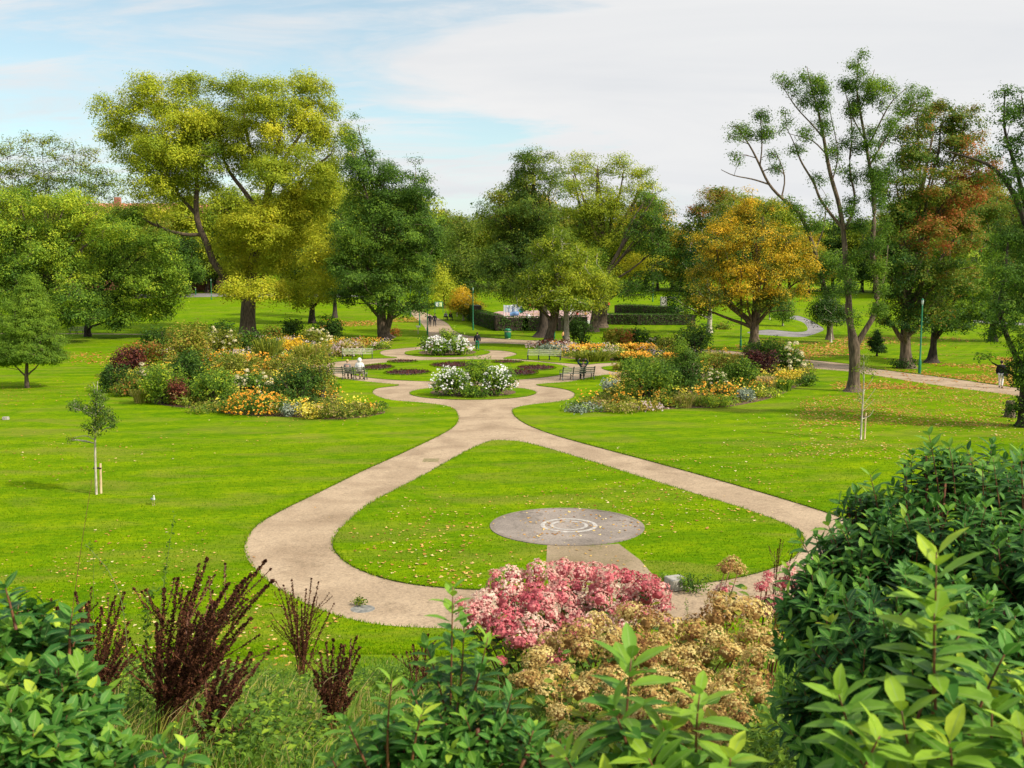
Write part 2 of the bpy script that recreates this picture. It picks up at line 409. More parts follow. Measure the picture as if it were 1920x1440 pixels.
# ---- lawn material
def lawn_mat():
    m, nt, out = newmat('lawn_grass'); N = nt.nodes.new; Lk = nt.links.new
    geo = N('ShaderNodeNewGeometry')
    def noise(scale, detail=4, dist=0, stretch=None, rough=.5):
        nz = N('ShaderNodeTexNoise'); nz.inputs['Scale'].default_value = scale; nz.inputs['Detail'].default_value = detail; nz.inputs['Distortion'].default_value = dist; nz.inputs['Roughness'].default_value = rough
        if stretch:
            mp = N('ShaderNodeMapping'); mp.inputs['Scale'].default_value = stretch; Lk(geo.outputs['Position'], mp.inputs[0]); Lk(mp.outputs[0], nz.inputs[0])
        else: Lk(geo.outputs['Position'], nz.inputs[0])
        return nz
    def mix(fac, a, b, mode='MIX'):
        mx = N('ShaderNodeMix'); mx.data_type = 'RGBA'; mx.blend_type = mode
        for s, v in ((0, fac), (6, a), (7, b)):
            if hasattr(v, 'is_linked') or isinstance(v, bpy.types.NodeSocket): Lk(v, mx.inputs[s])
            else: mx.inputs[s].default_value = v if s == 0 else (*v, 1)
        return mx.outputs[2]
    big = noise(.09, 3, .5); mid = noise(.8, 5, .3); fine = noise(14, 6, 0, None, .7); fine2 = noise(45, 3)
    r1 = ramp(nt, [(.35, (.085, .185, .001)), (.65, (.165, .262, .001))]); Lk(big.outputs[0], r1.inputs[0])
    r2 = ramp(nt, [(.38, (.095, .20, .001)), (.66, (.175, .262, .002))]); Lk(mid.outputs[0], r2.inputs[0])
    c = mix(.5, r1.outputs[0], r2.outputs[0])
    r3 = ramp(nt, [(.3, (.62, .68, .6)), (.5, (1, 1, 1)), (.7, (1.28, 1.2, 1.2))]); Lk(fine.outputs[0], r3.inputs[0])
    c = mix(1.0, c, r3.outputs[0], 'MULTIPLY')
    m5 = noise(3.5, 6, .4, (.7, 1.6, 1)); r5 = ramp(nt, [(.32, (.6, .72, .8)), (.5, (1, 1, 1)), (.68, (1.35, 1.12, 1.1))]); Lk(m5.outputs[0], r5.inputs[0])
    c = mix(.85, c, r5.outputs[0], 'MULTIPLY')
    r3b = ramp(nt, [(.3, (.7, .72, .7)), (.7, (1.25, 1.22, 1.2))]); Lk(fine2.outputs[0], r3b.inputs[0])
    c = mix(.6, c, r3b.outputs[0], 'MULTIPLY')
    # mowing bands: broad arcs
    for (sc, org, st) in ((.16, (-30, 150, 0), .18), (.11, (4, 15, 0), .12)):
        mp = N('ShaderNodeMapping'); mp.vector_type = 'POINT'; mp.inputs['Location'].default_value = (-org[0], -org[1], 0)
        Lk(geo.outputs['Position'], mp.inputs[0])
        w = N('ShaderNodeTexWave'); w.wave_type = 'RINGS'; w.rings_direction = 'Z'; w.inputs['Scale'].default_value = sc; w.inputs['Distortion'].default_value = 3.0; w.inputs['Detail'].default_value = 1; w.inputs['Detail Scale'].default_value = .15
        Lk(mp.outputs[0], w.inputs[0])
        rw = ramp(nt, [(.35, (.85, .9, .9)), (.65, (1.1, 1.06, 1.0))]); Lk(w.outputs['Fac'], rw.inputs[0])
        c = mix(st * 4, c, rw.outputs[0], 'MULTIPLY')
    # worn brownish patches and thatch
    pt = noise(.35, 6, .8, (.6, 1.4, 1)); rp = ramp(nt, [(.50, (0, 0, 0)), (.66, (1, 1, 1))]); Lk(pt.outputs[0], rp.inputs[0])
    mth = N('ShaderNodeMath'); mth.operation = 'MULTIPLY'; Lk(rp.outputs[0], mth.inputs[0]); Lk(fine.outputs[0], mth.inputs[1])
    c = mix(mth.outputs[0], c, (.20, .19, .03))
    p = N('ShaderNodeBsdfPrincipled'); p.inputs['Roughness'].default_value = .9; p.inputs['Specular IOR Level'].default_value = .02
    Lk(c, p.inputs['Base Color'])
    b = N('ShaderNodeBump'); b.inputs['Strength'].default_value = .5; b.inputs['Distance'].default_value = .04; Lk(fine2.outputs[0], b.inputs['Height']); Lk(b.outputs[0], p.inputs['Normal'])
    Lk(p.outputs[0], out.inputs[0])
    return m
def path_mat(name='path_gravel', c1=(.275, .197, .125), c2=(.40, .298, .196), c3=(.22, .16, .10)):
    m, nt, out = newmat(name); N = nt.nodes.new; Lk = nt.links.new
    geo = N('ShaderNodeNewGeometry')
    def noise(scale, detail=4, dist=0):
        nz = N('ShaderNodeTexNoise'); nz.inputs['Scale'].default_value = scale; nz.inputs['Detail'].default_value = detail; nz.inputs['Distortion'].default_value = dist; Lk(geo.outputs['Position'], nz.inputs[0]); return nz
    a, b_, f = noise(.5, 6, .6), noise(2.2, 8, 1.5), noise(55, 3)
    r = ramp(nt, [(.32, c1), (.6, c2)]); Lk(a.outputs[0], r.inputs[0])
    r2 = ramp(nt, [(.55, (0, 0, 0)), (.75, (.7, .7, .7))]); Lk(b_.outputs[0], r2.inputs[0])
    mx = N('ShaderNodeMix'); mx.data_type = 'RGBA'; Lk(r2.outputs[0], mx.inputs[0]); Lk(r.outputs[0], mx.inputs[6]); mx.inputs[7].default_value = (*c3, 1)
    f2 = noise(18, 6); r3 = ramp(nt, [(.3, (.45, .45, .45)), (.5, (1, 1, 1)), (.7, (1.5, 1.45, 1.4))]); av = N('ShaderNodeMath'); av.operation = 'MULTIPLY_ADD'; av.inputs[1].default_value = .5; Lk(f.outputs[0], av.inputs[0]); hv = N('ShaderNodeMath'); hv.operation = 'MULTIPLY'; hv.inputs[1].default_value = .5; Lk(f2.outputs[0], hv.inputs[0]); Lk(hv.outputs[0], av.inputs[2]); Lk(av.outputs[0], r3.inputs[0])
    m2 = N('ShaderNodeMix'); m2.data_type = 'RGBA'; m2.blend_type = 'MULTIPLY'; m2.inputs[0].default_value = .8; Lk(mx.outputs[2], m2.inputs[6]); Lk(r3.outputs[0], m2.inputs[7])
    p = N('ShaderNodeBsdfPrincipled'); p.inputs['Roughness'].default_value = .9; p.inputs['Specular IOR Level'].default_value = .15
    Lk(m2.outputs[2], p.inputs['Base Color'])
    bp = N('ShaderNodeBump'); bp.inputs['Strength'].default_value = .4; bp.inputs['Distance'].default_value = .01; Lk(f.outputs[0], bp.inputs['Height']); Lk(bp.outputs[0], p.inputs['Normal'])
    Lk(p.outputs[0], out.inputs[0]); return m
lawn, path, edge, tar = make_ground()
M['lawn'] = lawn_mat(); M['path'] = path_mat()
M['conc'] = path_mat('worn_concrete', (.18, .15, .125), (.30, .25, .21), (.10, .085, .065))
M['rubber'] = path_mat('playground_surface', (.36, .22, .20), (.45, .30, .27), (.40, .33, .30))
tag(lawn.build('lawn', M['lawn'], smooth=True), kind='structure')
tag(path.build('gravel_path', M['path'], smooth=True), kind='structure')
tag(tar.build('tarmac_path', path_mat('tarmac', (.17, .155, .15), (.27, .25, .24), (.13, .12, .11)), smooth=True), kind='structure')
tag(edge.build('turf_edge', noisemat('turf_edge_soil', (.02, .03, .006), (.06, .09, .015), 8, 4, .9, .3)), kind='structure')

def slab(name, pts2, z0, z1, mat, kind='structure', nudge=None):
    """flat raised sheet with side skirt over the flat ground"""
    n = len(pts2); a = np.array([(x, y, float(hgt(x, y)) + z1) for x, y in pts2]); b = a.copy(); b[:, 2] += z0 - z1
    mb = MB(); mb.add(np.vstack([a, b]), [[i, i + n, (i + 1) % n + n, (i + 1) % n] for i in range(n)])
    mb.f.append(np.arange(n)[None]); mb.h.append(np.full(1, .5)); mb.m.append(np.zeros(1, int))
    o = mb.build(name, mat); tag(o, kind=kind); return o
# disc, its rings and the worn ramp
dc, dE = ell(917, 1212, 953, 1024, 72)
slab('concrete_disc', dc, -.06, .012, M['conc'])
def ring(E, f0, f1, n=72):
    cx, cy, rx, ry = E; mb = MB(); V = []
    for k in range(n):
        t = k * 2 * math.pi / n
        for f in (f0, f1): V.append((cx + rx * f * math.cos(t), cy + ry * f * math.sin(t), .0165))
    mb.add(V, [[2 * k, 2 * k + 1, (2 * k + 3) % (2 * n), (2 * k + 2) % (2 * n)] for k in range(n)]); return mb
dE2 = (dE[0] + .06, dE[1], dE[2], dE[3])
M['paint'] = noisemat('worn_white_paint', (.30, .27, .24), (.52, .48, .43), 9, 8, .8, .1)
rg = ring(dE, .945, 1.0); tag(rg.build('disc_rim', path_mat('rim_stone', (.17, .14, .11), (.26, .21, .17), (.12, .1, .07))), kind='structure')
rg = ring(dE2, .315, .37); tag(rg.build('painted_ring', M['paint']), kind='structure')
rg = ring(dE2, .20, .245); tag(rg.build('painted_ring', M['paint']), kind='structure')
rp = g2([(1026, 1021), (1090, 1024), (1160, 1020), (1200, 1050), (1243, 1100), (1150, 1106), (1030, 1106), (1024, 1060)])
slab('worn_gravel_ramp', rp, -.05, .006, path_mat('worn_ramp', (.20, .15, .085), (.33, .25, .16), (.14, .13, .05)))
# soil beds cut in the big roundel
BEDS = []
for (x0, x1, y0, y1) in ((728, 782, 676.2, 680.4), (676, 738, 685.2, 694), (722, 806, 694.2, 703.6), (808, 892, 680, 689.6), (942, 1009, 694.5, 704), (970, 1041, 686, 694.6), (922, 980, 677, 681.4)):
    e, E = ell(x0, x1, y0, y1, 28)
    slab('flower_bed_soil', e, -.02, .02, M['soil']); BEDS.append(E)
for E in (nearE, farE):
    cx, cy, rx, ry = E
    slab('flower_bed_soil', [(cx + rx * .68 * math.cos(t * .2618), cy + ry * .62 * math.sin(t * .2618)) for t in range(24)], -.02, .015, M['mulch'])
LB = smooth_loop(g2([(195, 700), (230, 735), (290, 757), (380, 768), (440, 777), (545, 782), (640, 786), (722, 774), (690, 764), (640, 757), (622, 730), (600, 706), (480, 700), (400, 702), (300, 690)]), 4)
slab('flower_bed_soil', LB, -.02, .01, M['mulch'])
LB2 = smooth_loop(g2([(290, 662), (330, 684), (480, 685), (560, 681), (640, 665), (735, 652), (690, 645), (600, 640), (500, 637), (400, 636), (300, 648)]), 4)
slab('flower_bed_soil', LB2, -.02, .01, M['mulch'])
RB = smooth_loop(g2([(1062, 769), (1110, 773), (1280, 766), (1370, 762), (1450, 745), (1500, 722), (1520, 712), (1515, 695), (1480, 689), (1394, 672), (1320, 668), (1310, 706), (1190, 708), (1150, 720), (1120, 745)]), 4)
slab('flower_bed_soil', RB, -.02, .01, M['mulch'])
RB2 = smooth_loop(g2([(1030, 661), (1060, 672), (1180, 677), (1290, 675), (1310, 662), (1200, 659), (1100, 655), (1040, 653)]), 4)
slab('flower_bed_soil', RB2, -.02, .01, M['mulch'])
slab('playground_surface', g2([(925, 603), (1000, 604), (1140, 602), (1150, 590), (1120, 582), (1000, 582), (935, 584), (900, 592)]), -.05, .02, M['rubber'])

# ---- turf blades: ragged lawn edges and the nearest mown grass
def blades(P, h, wd, name, label):
    n = len(P); a = R.uniform(0, 6.28, n); H = h * R.uniform(.5, 1.3, n); sd = np.column_stack([np.cos(a), np.sin(a), np.zeros(n)]) * wd
    t = P + np.column_stack([R.normal(size=n) * .5, R.normal(size=n) * .5, np.ones(n)]) * H[:, None]
    V = np.stack([P - sd, P + sd, t], 1).reshape(-1, 3); m = MB(); m.add(V, np.arange(3 * n).reshape(n, 3), np.clip(R.normal(.5, .22, n), 0, 1))
    o = m.build(name, M['turf']); tag(o, label, 'grass', kind='stuff')
M['turf'] = leafmat('turf_blade', [(0, (.04, .10, .001)), (.4, (.10, .21, .001)), (.75, (.18, .28, .003)), (1, (.33, .33, .02))], trans=.3, spec=.02)
EP = []
for l_ in loops[:6]:
    A = np.array(l_); B_ = np.roll(A, -1, 0); d_ = np.linalg.norm(B_ - A, axis=1); ym = A[:, 1]
    for a_, b_, dd, yy in zip(A, B_, d_, ym):
        if yy > 100: continue
        m_ = int(dd * (55 if yy < 45 else 22)); t_ = R.random(m_)[:, None]; EP.append(a_ * (1 - t_) + b_ * t_ + R.normal(size=(m_, 2)) * .035)
EP = np.vstack(EP); blades(np.column_stack([EP, hgt(EP[:, 0], EP[:, 1]) - .015]), .075, .012, 'edge_grass', 'ragged grass fringe along the lawn edges')
Yb_ = 16.5 + 27 * R.random(170000) ** 1.5; Xb_ = R.uniform(-1, 1, len(Yb_)) * Yb_ * .54; TP = np.column_stack([Xb_, Yb_]); TP = TP[~in_path(TP)]
dcx, dcy, drx, dry = dE; TP = TP[((TP[:, 0] - dcx) / drx) ** 2 + ((TP[:, 1] - dcy) / dry) ** 2 > 1.0]
TP = TP[~pip(TP, g2([(1026, 1021), (1090, 1024), (1160, 1020), (1200, 1050), (1243, 1100), (1150, 1106), (1030, 1106), (1024, 1060)]))]
blades(np.column_stack([TP, hgt(TP[:, 0], TP[:, 1]) - .005]), .042, .011, 'mown_grass', 'short mown grass blades on the nearest lawn')

# freshly planted stubble in the roundel beds and ragged turf round them
bm = MB(); rg_ = []
for cx, cy, rx, ry in BEDS:
    n = int(rx * ry * 160); t = R.uniform(0, 6.28, n); q = np.sqrt(R.random(n)); P = np.column_stack([cx + rx * q * np.cos(t), cy + ry * q * np.sin(t), R.uniform(.03, .16, n)])
    add_leaves(bm, P, .13, R.normal(.45, .25, n), np.array([0, 0, .6]), .8, .5)
    t = R.uniform(0, 6.28, 900); q = R.normal(1.0, .035, 900); rg_.append(np.column_stack([cx + rx * q * np.cos(t), cy + ry * q * np.sin(t), np.full(900, .01)]))
tag(bm.build('bedding_plants', M['copper']), 'small dark purple-brown bedding plants in the roundel beds', 'bedding plants', kind='stuff')
blades(np.vstack(rg_), .10, .03, 'bed_edge_grass', 'grass growing over the rims of the roundel beds')

# ---- fallen leaves (uncountable)
def scatter_px(n, poly=None, rect=None, exclude_path=True):
    pts = []
    x0, x1, y0, y1 = rect
    X = R.uniform(x0, x1, n); Y = R.uniform(y0, y1, n)
    return at_many(X, Y)
def fallen(rects, name, cols):
    mb = MB()
    for rect, n, sz, keep in rects:
        P = scatter_px(n, rect=rect)
        ins = in_path(P[:, :2]); k = (~ins) | (R.random(len(P)) < keep)
        P = P[k]; 
        # drift into clumps
        ph = np.sin(P[:, 0] * .55 + 1.3) * np.sin(P[:, 1] * .31) + np.sin(P[:, 0] * .21 - P[:, 1] * .17)
        P = P[(ph + R.normal(size=len(P)) * .35) > .25]
        P[:, 2] = hgt(P[:, 0], P[:, 1]) + .018 - .028 * in_path(P[:, :2])
        n2 = len(P)
        N = nrm(unit(n2) * .22 + np.array([0, 0, 1.])); A = unit(n2); A = nrm(A - (A * N).sum(1, keepdims=True) * N); B = np.cross(N, A)
        L = sz * R.uniform(.5, 1.3, n2)[:, None]
        V = np.stack([P + A * L * .5, P + A * L * .15 + B * L * .45 + N * L * .12, P + A * -.1 * L + B * L * .2, P - A * L * .45, P - A * .1 * L - B * L * .2, P + A * L * .15 - B * L * .45 + N * L * .12], 1).reshape(-1, 3)
        mb.add(V, np.arange(6 * n2).reshape(n2, 6), np.clip(R.normal(.5, .25, n2), 0, 1))
    o = mb.build(name, leafmat(name + '_mat', cols, trans=.1)); tag(o, 'scattered yellow and brown fallen leaves lying on the mown lawns', 'fallen leaves', kind='stuff')
fallen([((0, 640, 930, 1250), 1300, .085, .02), ((0, 860, 730, 960), 700, .10, .02), ((620, 1500, 850, 1110), 800, .082, .02), ((640, 900, 960, 1100), 300, .11, .03), ((980, 1900, 770, 1010), 1800, .10, .02),
        ((1480, 1920, 730, 860), 1900, .11, .02), ((1500, 1900, 690, 780), 1300, .12, .05), ((500, 1600, 720, 800), 500, .1, .01), ((1300, 1450, 955, 1000), 120, .12, .2)], 'fallen_leaves',
       [(0, (.22, .07, .015)), (.4, (.5, .25, .05)), (.7, (.62, .42, .12)), (1, (.7, .58, .3))])
fallen([((1380, 1900, 632, 690), 9500, .30, .1), ((1560, 1900, 690, 730), 6000, .19, .1), ((1500, 1900, 730, 800), 3200, .13, .05), ((60, 420, 650, 705), 3000, .24, .1), ((600, 800, 592, 620), 3200, .34, .05), ((880, 1060, 655 - 30, 640), 400, .2, .02), ((1320, 1520, 640, 668), 1200, .2, .1),((0,300,700,760),300,.13,.1)], 'fallen_leaves',
       [(0, (.25, .07, .012)), (.5, (.45, .19, .03)), (1, (.55, .38, .1))])
# ---------------------------------------------------------------- trees
def bez(a, b, c, n):
    t = np.linspace(0, 1, n)[:, None]
    return (1 - t) ** 2 * np.array(a) + 2 * t * (1 - t) * np.array(b) + t * t * np.array(c)

def tree(name, label, cat, base, blobs, mat='green', bark='bark', size=2.5, lai=3.2, tr=.45, limbs=None, clump=1.0,
         group=None, trunk_top=None, twig=.5, depth=.8, asp=.5, hang=0.0, lpc=34, base_pt=None, spread=.1, shell=.42, flare=1.5, forks=None, puff=True):
    b = base_pt if base_pt is not None else at(*base); Y = b.y
    k = Y / F
    root = empty(name, b, label, cat, group=group)
    o = np.array(b)
    allx = [q[0] - q[2] for q in blobs] + [q[0] + q[2] for q in blobs]
    W = (max(allx) - min(allx)) / 2 * k
    size *= .84; clump *= .82 if puff else .86; puff = puff and W > 3.2
    LS = size * Y / 1003.0; la = LS * LS * asp * .5; lai *= 1.2
    rc = 6.5 * clump * Y / 1003.0
    skel = []; rad = []
    mb = MB()
    def limb(P, r, n=7):
        P = np.asarray(P, float); r = np.asarray(r, float)
        mb.tube(P - o, r, n)
        skel.extend(P); rad.extend(r)
    def wob(P, amp):
        P = np.array(P, float); m = len(P)
        j = np.cumsum(R.normal(size=(m, 3)), 0) * amp; j -= np.linspace(0, 1, m)[:, None] * j[-1]; j[0] = 0
        return P + j
    # blobs to world
    BW = []
    for q in blobs:
        cx, cy, rx, ry = q[:4]; hue = q[4] if len(q) > 4 else .5; dn = q[5] if len(q) > 5 else 1
        low = (cy - min(q_[1] for q_ in blobs)) / (max(q_[1] for q_ in blobs) - min(q_[1] for q_ in blobs) + 1)
        dy = R.uniform(-1, 1) * depth * W * .38 - low * W * .42 * depth
        dy = max(dy, -Y * .25)
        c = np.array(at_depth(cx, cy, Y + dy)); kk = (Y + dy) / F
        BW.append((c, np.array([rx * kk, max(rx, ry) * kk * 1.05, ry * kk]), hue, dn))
    zs = [c[2] + r[2] * .2 for c, r, h, d in BW]
    if limbs:
        for L in limbs:
            r = [q[2] * k * (1.05 if q[2] > 9 else .92) for q in L]
            P = np.array([at_depth(q[0], q[1], Y + (q[3] * k if len(q) > 3 else 0)) for q in L])
            # resample
            t = np.linspace(0, len(P) - 1, (len(P) - 1) * 3 + 1)
            Pi = np.column_stack([np.interp(t, range(len(P)), P[:, i]) for i in range(3)])
            # smooth
            for _ in range(2): Pi[1:-1] = (Pi[:-2] + 2 * Pi[1:-1] + Pi[2:]) / 4
            ri = np.interp(t, range(len(P)), r)
            if L[0][1] >= base[1] - 2:
                Pi[0, 2] = b.z - .1; ri = ri.copy(); ri[0] *= flare
            limb(Pi, ri, 9)
    else:
        cm = np.mean([c for c, r, h, d in BW], axis=0)
        ztop = trunk_top and float(at_depth(base[0], trunk_top, Y).z) or (b.z + (max(zs) - b.z) * .62)
        top = np.array([b.x + (cm[0] - b.x) * .5, Y, ztop])
        P = wob(bez(o, (b.x, Y, b.z + (ztop - b.z) * .5), top, 10), .02 * (ztop - b.z) * .35)
        P[0, 2] -= .1
        rr = np.linspace(1, .35, 10) * tr; rr[0] *= flare; rr[1] *= 1.08
        limb(P, rr, 10)
        trunkP = P
    if not limbs or forks:
        S0 = np.array(skel); 
        for c, r, h, d in sorted(BW, key=lambda q: q[0][2]):
            S = S0
            hh = c[2] - b.z
            want = b.z + hh * .5
            cost = np.abs(S[:, 2] - want) + .35 * np.linalg.norm(S[:, :2] - c[:2], axis=1) + np.where(S[:, 2] > c[2], 50, 0)
            lowest = min(q[0][2] - q[1][2] for q in BW)
            cost += np.where(S[:, 2] < min(lowest, want) * .6 + b.z * .4, 6, 0)
            i = int(np.argmin(cost)); a = S[i]
            mid = a * .45 + c * .55; mid[2] = a[2] * .4 + c[2] * .6 + np.linalg.norm(c - a) * .04
            n = 7
            P = wob(bez(a, mid, c + np.array([0, 0, r[2] * .35]), n), .03 * np.linalg.norm(c - a) * .5)
            limb(P, np.linspace(min(rad[i] * .6, tr * .5), tr * .10, n), 6)
    # clumps
    CP, CN, CH, CB = [], [], [], []
    for c, r, h, d in BW:
        n = max(3, int(lai * d * math.pi * r[0] * r[2] / la / lpc))
        if puff and n > 10:
            K = int(np.clip(n / 4.5, 4, 12)); uk = unit(K); n_in = int(n * .18); ck = c + uk * (R.uniform(.3, 1.0, K) ** .6)[:, None] * r; hk = R.normal(size=K) * spread * .7
            pk = R.integers(0, K, n); u = unit(n); u[:, 2] = np.where((u[:, 2] < -.05) & (R.random(n) < .85), -u[:, 2], u[:, 2])
            p = ck[pk] + u * R.uniform(.88, 1.06, n)[:, None] * r * (R.uniform(.31, .47, K))[pk][:, None] * np.array([1, 1, .8]); hh_ = hk[pk]
            ui = unit(n_in); p[:n_in] = c + ui * (R.random(n_in) ** .4)[:, None] * r; u[:n_in] = ui
        else:
            u = unit(n); rr = R.random(n) ** shell * R.uniform(.85, 1.12, n); p = c + u * rr[:, None] * r; hh_ = 0
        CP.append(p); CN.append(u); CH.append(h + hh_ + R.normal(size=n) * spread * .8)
    CP = np.concatenate(CP); CN = np.concatenate(CN); CH = np.concatenate(CH)
    g = hgt(CP[:, 0], CP[:, 1]); kz = CP[:, 2] > g + .4
    CP, CN, CH = CP[kz], CN[kz], CH[kz]
    # twigs
    m = len(CP); pick = R.permutation(m)[:min(int(m * twig), 420)]
    if len(pick):
        cap_ = 6000
        S = np.zeros((cap_, 3)); RD = np.zeros(cap_); ns = len(skel)
        if ns > 1500: skel = skel[:1500]; rad = rad[:1500]; ns = 1500
        S[:ns] = np.array(skel); RD[:ns] = np.array(rad)
        d0 = np.array([np.min(np.linalg.norm(S[:ns] - CP[i], axis=1)) for i in pick])
        minr = .32 * Y / 1003.0
        for i in pick[np.argsort(d0)]:
            c = CP[i]
            D = np.linalg.norm(S[:ns] - c, axis=1) + np.where(S[:ns, 2] > c[2] - .1, 1.5, 0) * (1 if hang < .2 else 0)
            j = int(np.argmin(D)); a = S[j]
            L = np.linalg.norm(c - a)
            mid = (a + c) / 2 + np.array([0, 0, .12 * L]) + R.normal(size=3) * .06 * L
            P = bez(a, mid, c, 4)
            r0 = max(min(RD[j] * .6, .012 * L + minr * 1.3), minr * .9)
            mb.tube(P - o, np.linspace(r0, minr * .6, 4), 3, cap=False)
            if ns + 3 < cap_:
                S[ns:ns + 3] = P[1:]; RD[ns:ns + 3] = r0 * .6; ns += 3
    mb.build('trunk', M[bark], root, smooth=True)
    lf = MB()
    m = len(CP)
    idx = np.repeat(np.arange(m), R.poisson(lpc, m))
    off = R.normal(size=(len(idx), 3)) * rc * np.array([.6, .6, .38 + hang])
    if hang: off[:, 2] -= hang * rc
    P = CP[idx] + off
    nb = CN[idx] * .85 + nrm(off) * .2 + np.array([0, 0, .5])
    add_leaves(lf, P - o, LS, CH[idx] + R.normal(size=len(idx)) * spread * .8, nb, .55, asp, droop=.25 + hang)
    lf.build('crown', M[mat], root)
    return root

tree('lime_tree', 'huge yellow-green tree with thick trunk, tallest on the left', 'tree', (465, 626),
     [(232, 215, 44, 36, .55), (300, 190, 52, 42, .55), (350, 160, 40, 26, .5), (330, 240, 70, 46, .6), (430, 162, 38, 28, .45), (410, 215, 55, 40, .5), (490, 180, 50, 38, .5),
      (555, 185, 60, 42, .55), (590, 235, 42, 55, .6), (530, 250, 60, 48, .6), (455, 265, 50, 40, .5), (255, 275, 55, 40, .45, .8), (300, 315, 40, 40, .35, .8), (355, 350, 48, 34, .55), (385, 300, 40, 50, .3, .7),
      (600, 310, 36, 55, .5, .8), (645, 275, 26, 42, .5, .7), (480, 425, 62, 50, .72), (540, 395, 50, 40, .62), (430, 450, 34, 44, .62, .8), (560, 560, 30, 18, .65, .8), (600, 545, 26, 24, .62, .8), (455, 490, 40, 45, .7), (520, 465, 55, 60, .7), (585, 400, 48, 66, .66), (600, 470, 36, 50, .7), (555, 520, 55, 34, .6), (520, 330, 60, 34, .4, .7),
      (440, 540, 30, 24, .7), (500, 550, 40, 26, .7), (310, 275, 60, 40, .55), (285, 345, 44, 34, .5, .8), (335, 310, 50, 36, .5), (370, 285, 40, 40, .5), (560, 320, 55, 40, .5), (605, 360, 40, 40, .55), (395, 250, 44, 36, .55), (480, 300, 50, 34, .5, .8), (300, 400, 44, 20, .55, .35), (230, 255, 36, 30, .5, .7), (300, 385, 40, 30, .5, .4), (620, 520, 22, 26, .6, .7)], 'lime', 'bark', 2.5, 3.9, .9,
     limbs=[[(465, 632, 17), (464, 600, 13.5), (466, 560, 12.5), (470, 520, 11), (478, 470, 9), (492, 410, 8), (505, 350, 7), (515, 300, 5), (530, 230, 3)],
            [(462, 560, 9, -6), (440, 540, 9, -12), (415, 512, 8, -16), (398, 490, 7, -18), (388, 455, 6.5, -18), (372, 425, 6, -14), (366, 390, 5.5, -8), (372, 330, 4, 0), (350, 260, 3, 6), (330, 200, 2)],
            [(375, 440, 4, -16), (345, 441, 3.5, -20), (300, 428, 2.8, -26), (250, 400, 2, -30)],
            [(492, 410, 6), (460, 360, 4.5), (430, 325, 3.5), (415, 290, 2.5), (410, 220, 1.5)],
            [(500, 370, 6), (520, 320, 5), (545, 280, 4), (575, 235, 2)],
            [(490, 420, 5), (540, 370, 4), (580, 320, 3), (620, 290, 1.6)],
            [(505, 350, 5), (480, 310, 4), (460, 250, 3), (455, 180, 1.6)],
            [(366, 400, 4), (320, 350, 3), (280, 290, 2), (240, 220, 1.2)]], twig=.5, hang=.12, clump=1.0, forks=False)
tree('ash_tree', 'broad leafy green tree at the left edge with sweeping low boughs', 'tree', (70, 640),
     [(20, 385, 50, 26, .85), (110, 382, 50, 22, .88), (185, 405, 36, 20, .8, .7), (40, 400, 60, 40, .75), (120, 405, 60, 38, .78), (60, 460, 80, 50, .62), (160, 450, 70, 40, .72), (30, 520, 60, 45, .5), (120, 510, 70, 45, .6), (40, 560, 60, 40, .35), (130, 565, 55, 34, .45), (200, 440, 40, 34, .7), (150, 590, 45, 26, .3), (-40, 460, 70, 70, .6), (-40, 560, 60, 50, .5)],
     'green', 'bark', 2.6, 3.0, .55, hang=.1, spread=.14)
tree('ash_tree', 'wide mid-green tree overhanging the shaded bench on the left', 'tree', (165, 631),
     [(230, 430, 45, 40, .6), (230, 490, 60, 45, .5), (290, 480, 45, 45, .55), (210, 545, 60, 40, .42), (285, 540, 55, 45, .6), (260, 585, 55, 22, .62), (310, 575, 36, 24, .6), (340, 520, 22, 40, .55), (175, 580, 36, 28, .12), (220, 600, 30, 14, .3)],
     'green', 'bark_dark', 2.7, 3.2, .35, hang=.08, spread=.13)
for (bx, bl, lb) in ((30, [(20, 300, 34, 44, .6, .7), (40, 350, 44, 34, .5), (5, 345, 30, 40, .5)], 'leftmost of the thin grey-green trees rising behind the left trees'),
                     (88, [(80, 285, 40, 36, .6, .7), (95, 330, 44, 36, .5), (70, 350, 30, 30, .5)], 'thin half-bare tree with open dark branches against the sky, far left'),
                     (150, [(150, 300, 32, 34, .6, .7), (165, 345, 44, 30, .5), (200, 350, 34, 34, .5, .8)], 'thin hazy green tree between the half-bare tree and the huge one')):
    tree('thin_tree', lb, 'tree', (bx, 566), bl, 'olive', 'bark_dark', 2.2, 1.3, .35, twig=.9, group='thin trees behind the left trees', lpc=20)
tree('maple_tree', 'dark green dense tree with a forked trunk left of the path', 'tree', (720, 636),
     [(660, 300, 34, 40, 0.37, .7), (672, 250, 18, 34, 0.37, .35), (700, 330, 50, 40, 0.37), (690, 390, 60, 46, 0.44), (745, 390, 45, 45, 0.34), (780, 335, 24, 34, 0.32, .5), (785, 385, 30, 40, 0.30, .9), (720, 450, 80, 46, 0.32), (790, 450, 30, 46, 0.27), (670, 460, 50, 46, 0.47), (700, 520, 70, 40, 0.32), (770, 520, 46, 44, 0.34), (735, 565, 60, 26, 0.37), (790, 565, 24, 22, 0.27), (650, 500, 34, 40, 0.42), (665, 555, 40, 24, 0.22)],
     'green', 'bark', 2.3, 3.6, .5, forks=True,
     limbs=[[(722, 637, 14), (716, 615, 9.5), (715, 590, 9), (713, 560, 8), (712, 500, 6), (720, 430, 5), (725, 360, 3)], [(724, 622, 7), (731, 600, 6.5), (735, 570, 6), (745, 520, 5), (765, 450, 3)]], twig=.35, spread=.12)
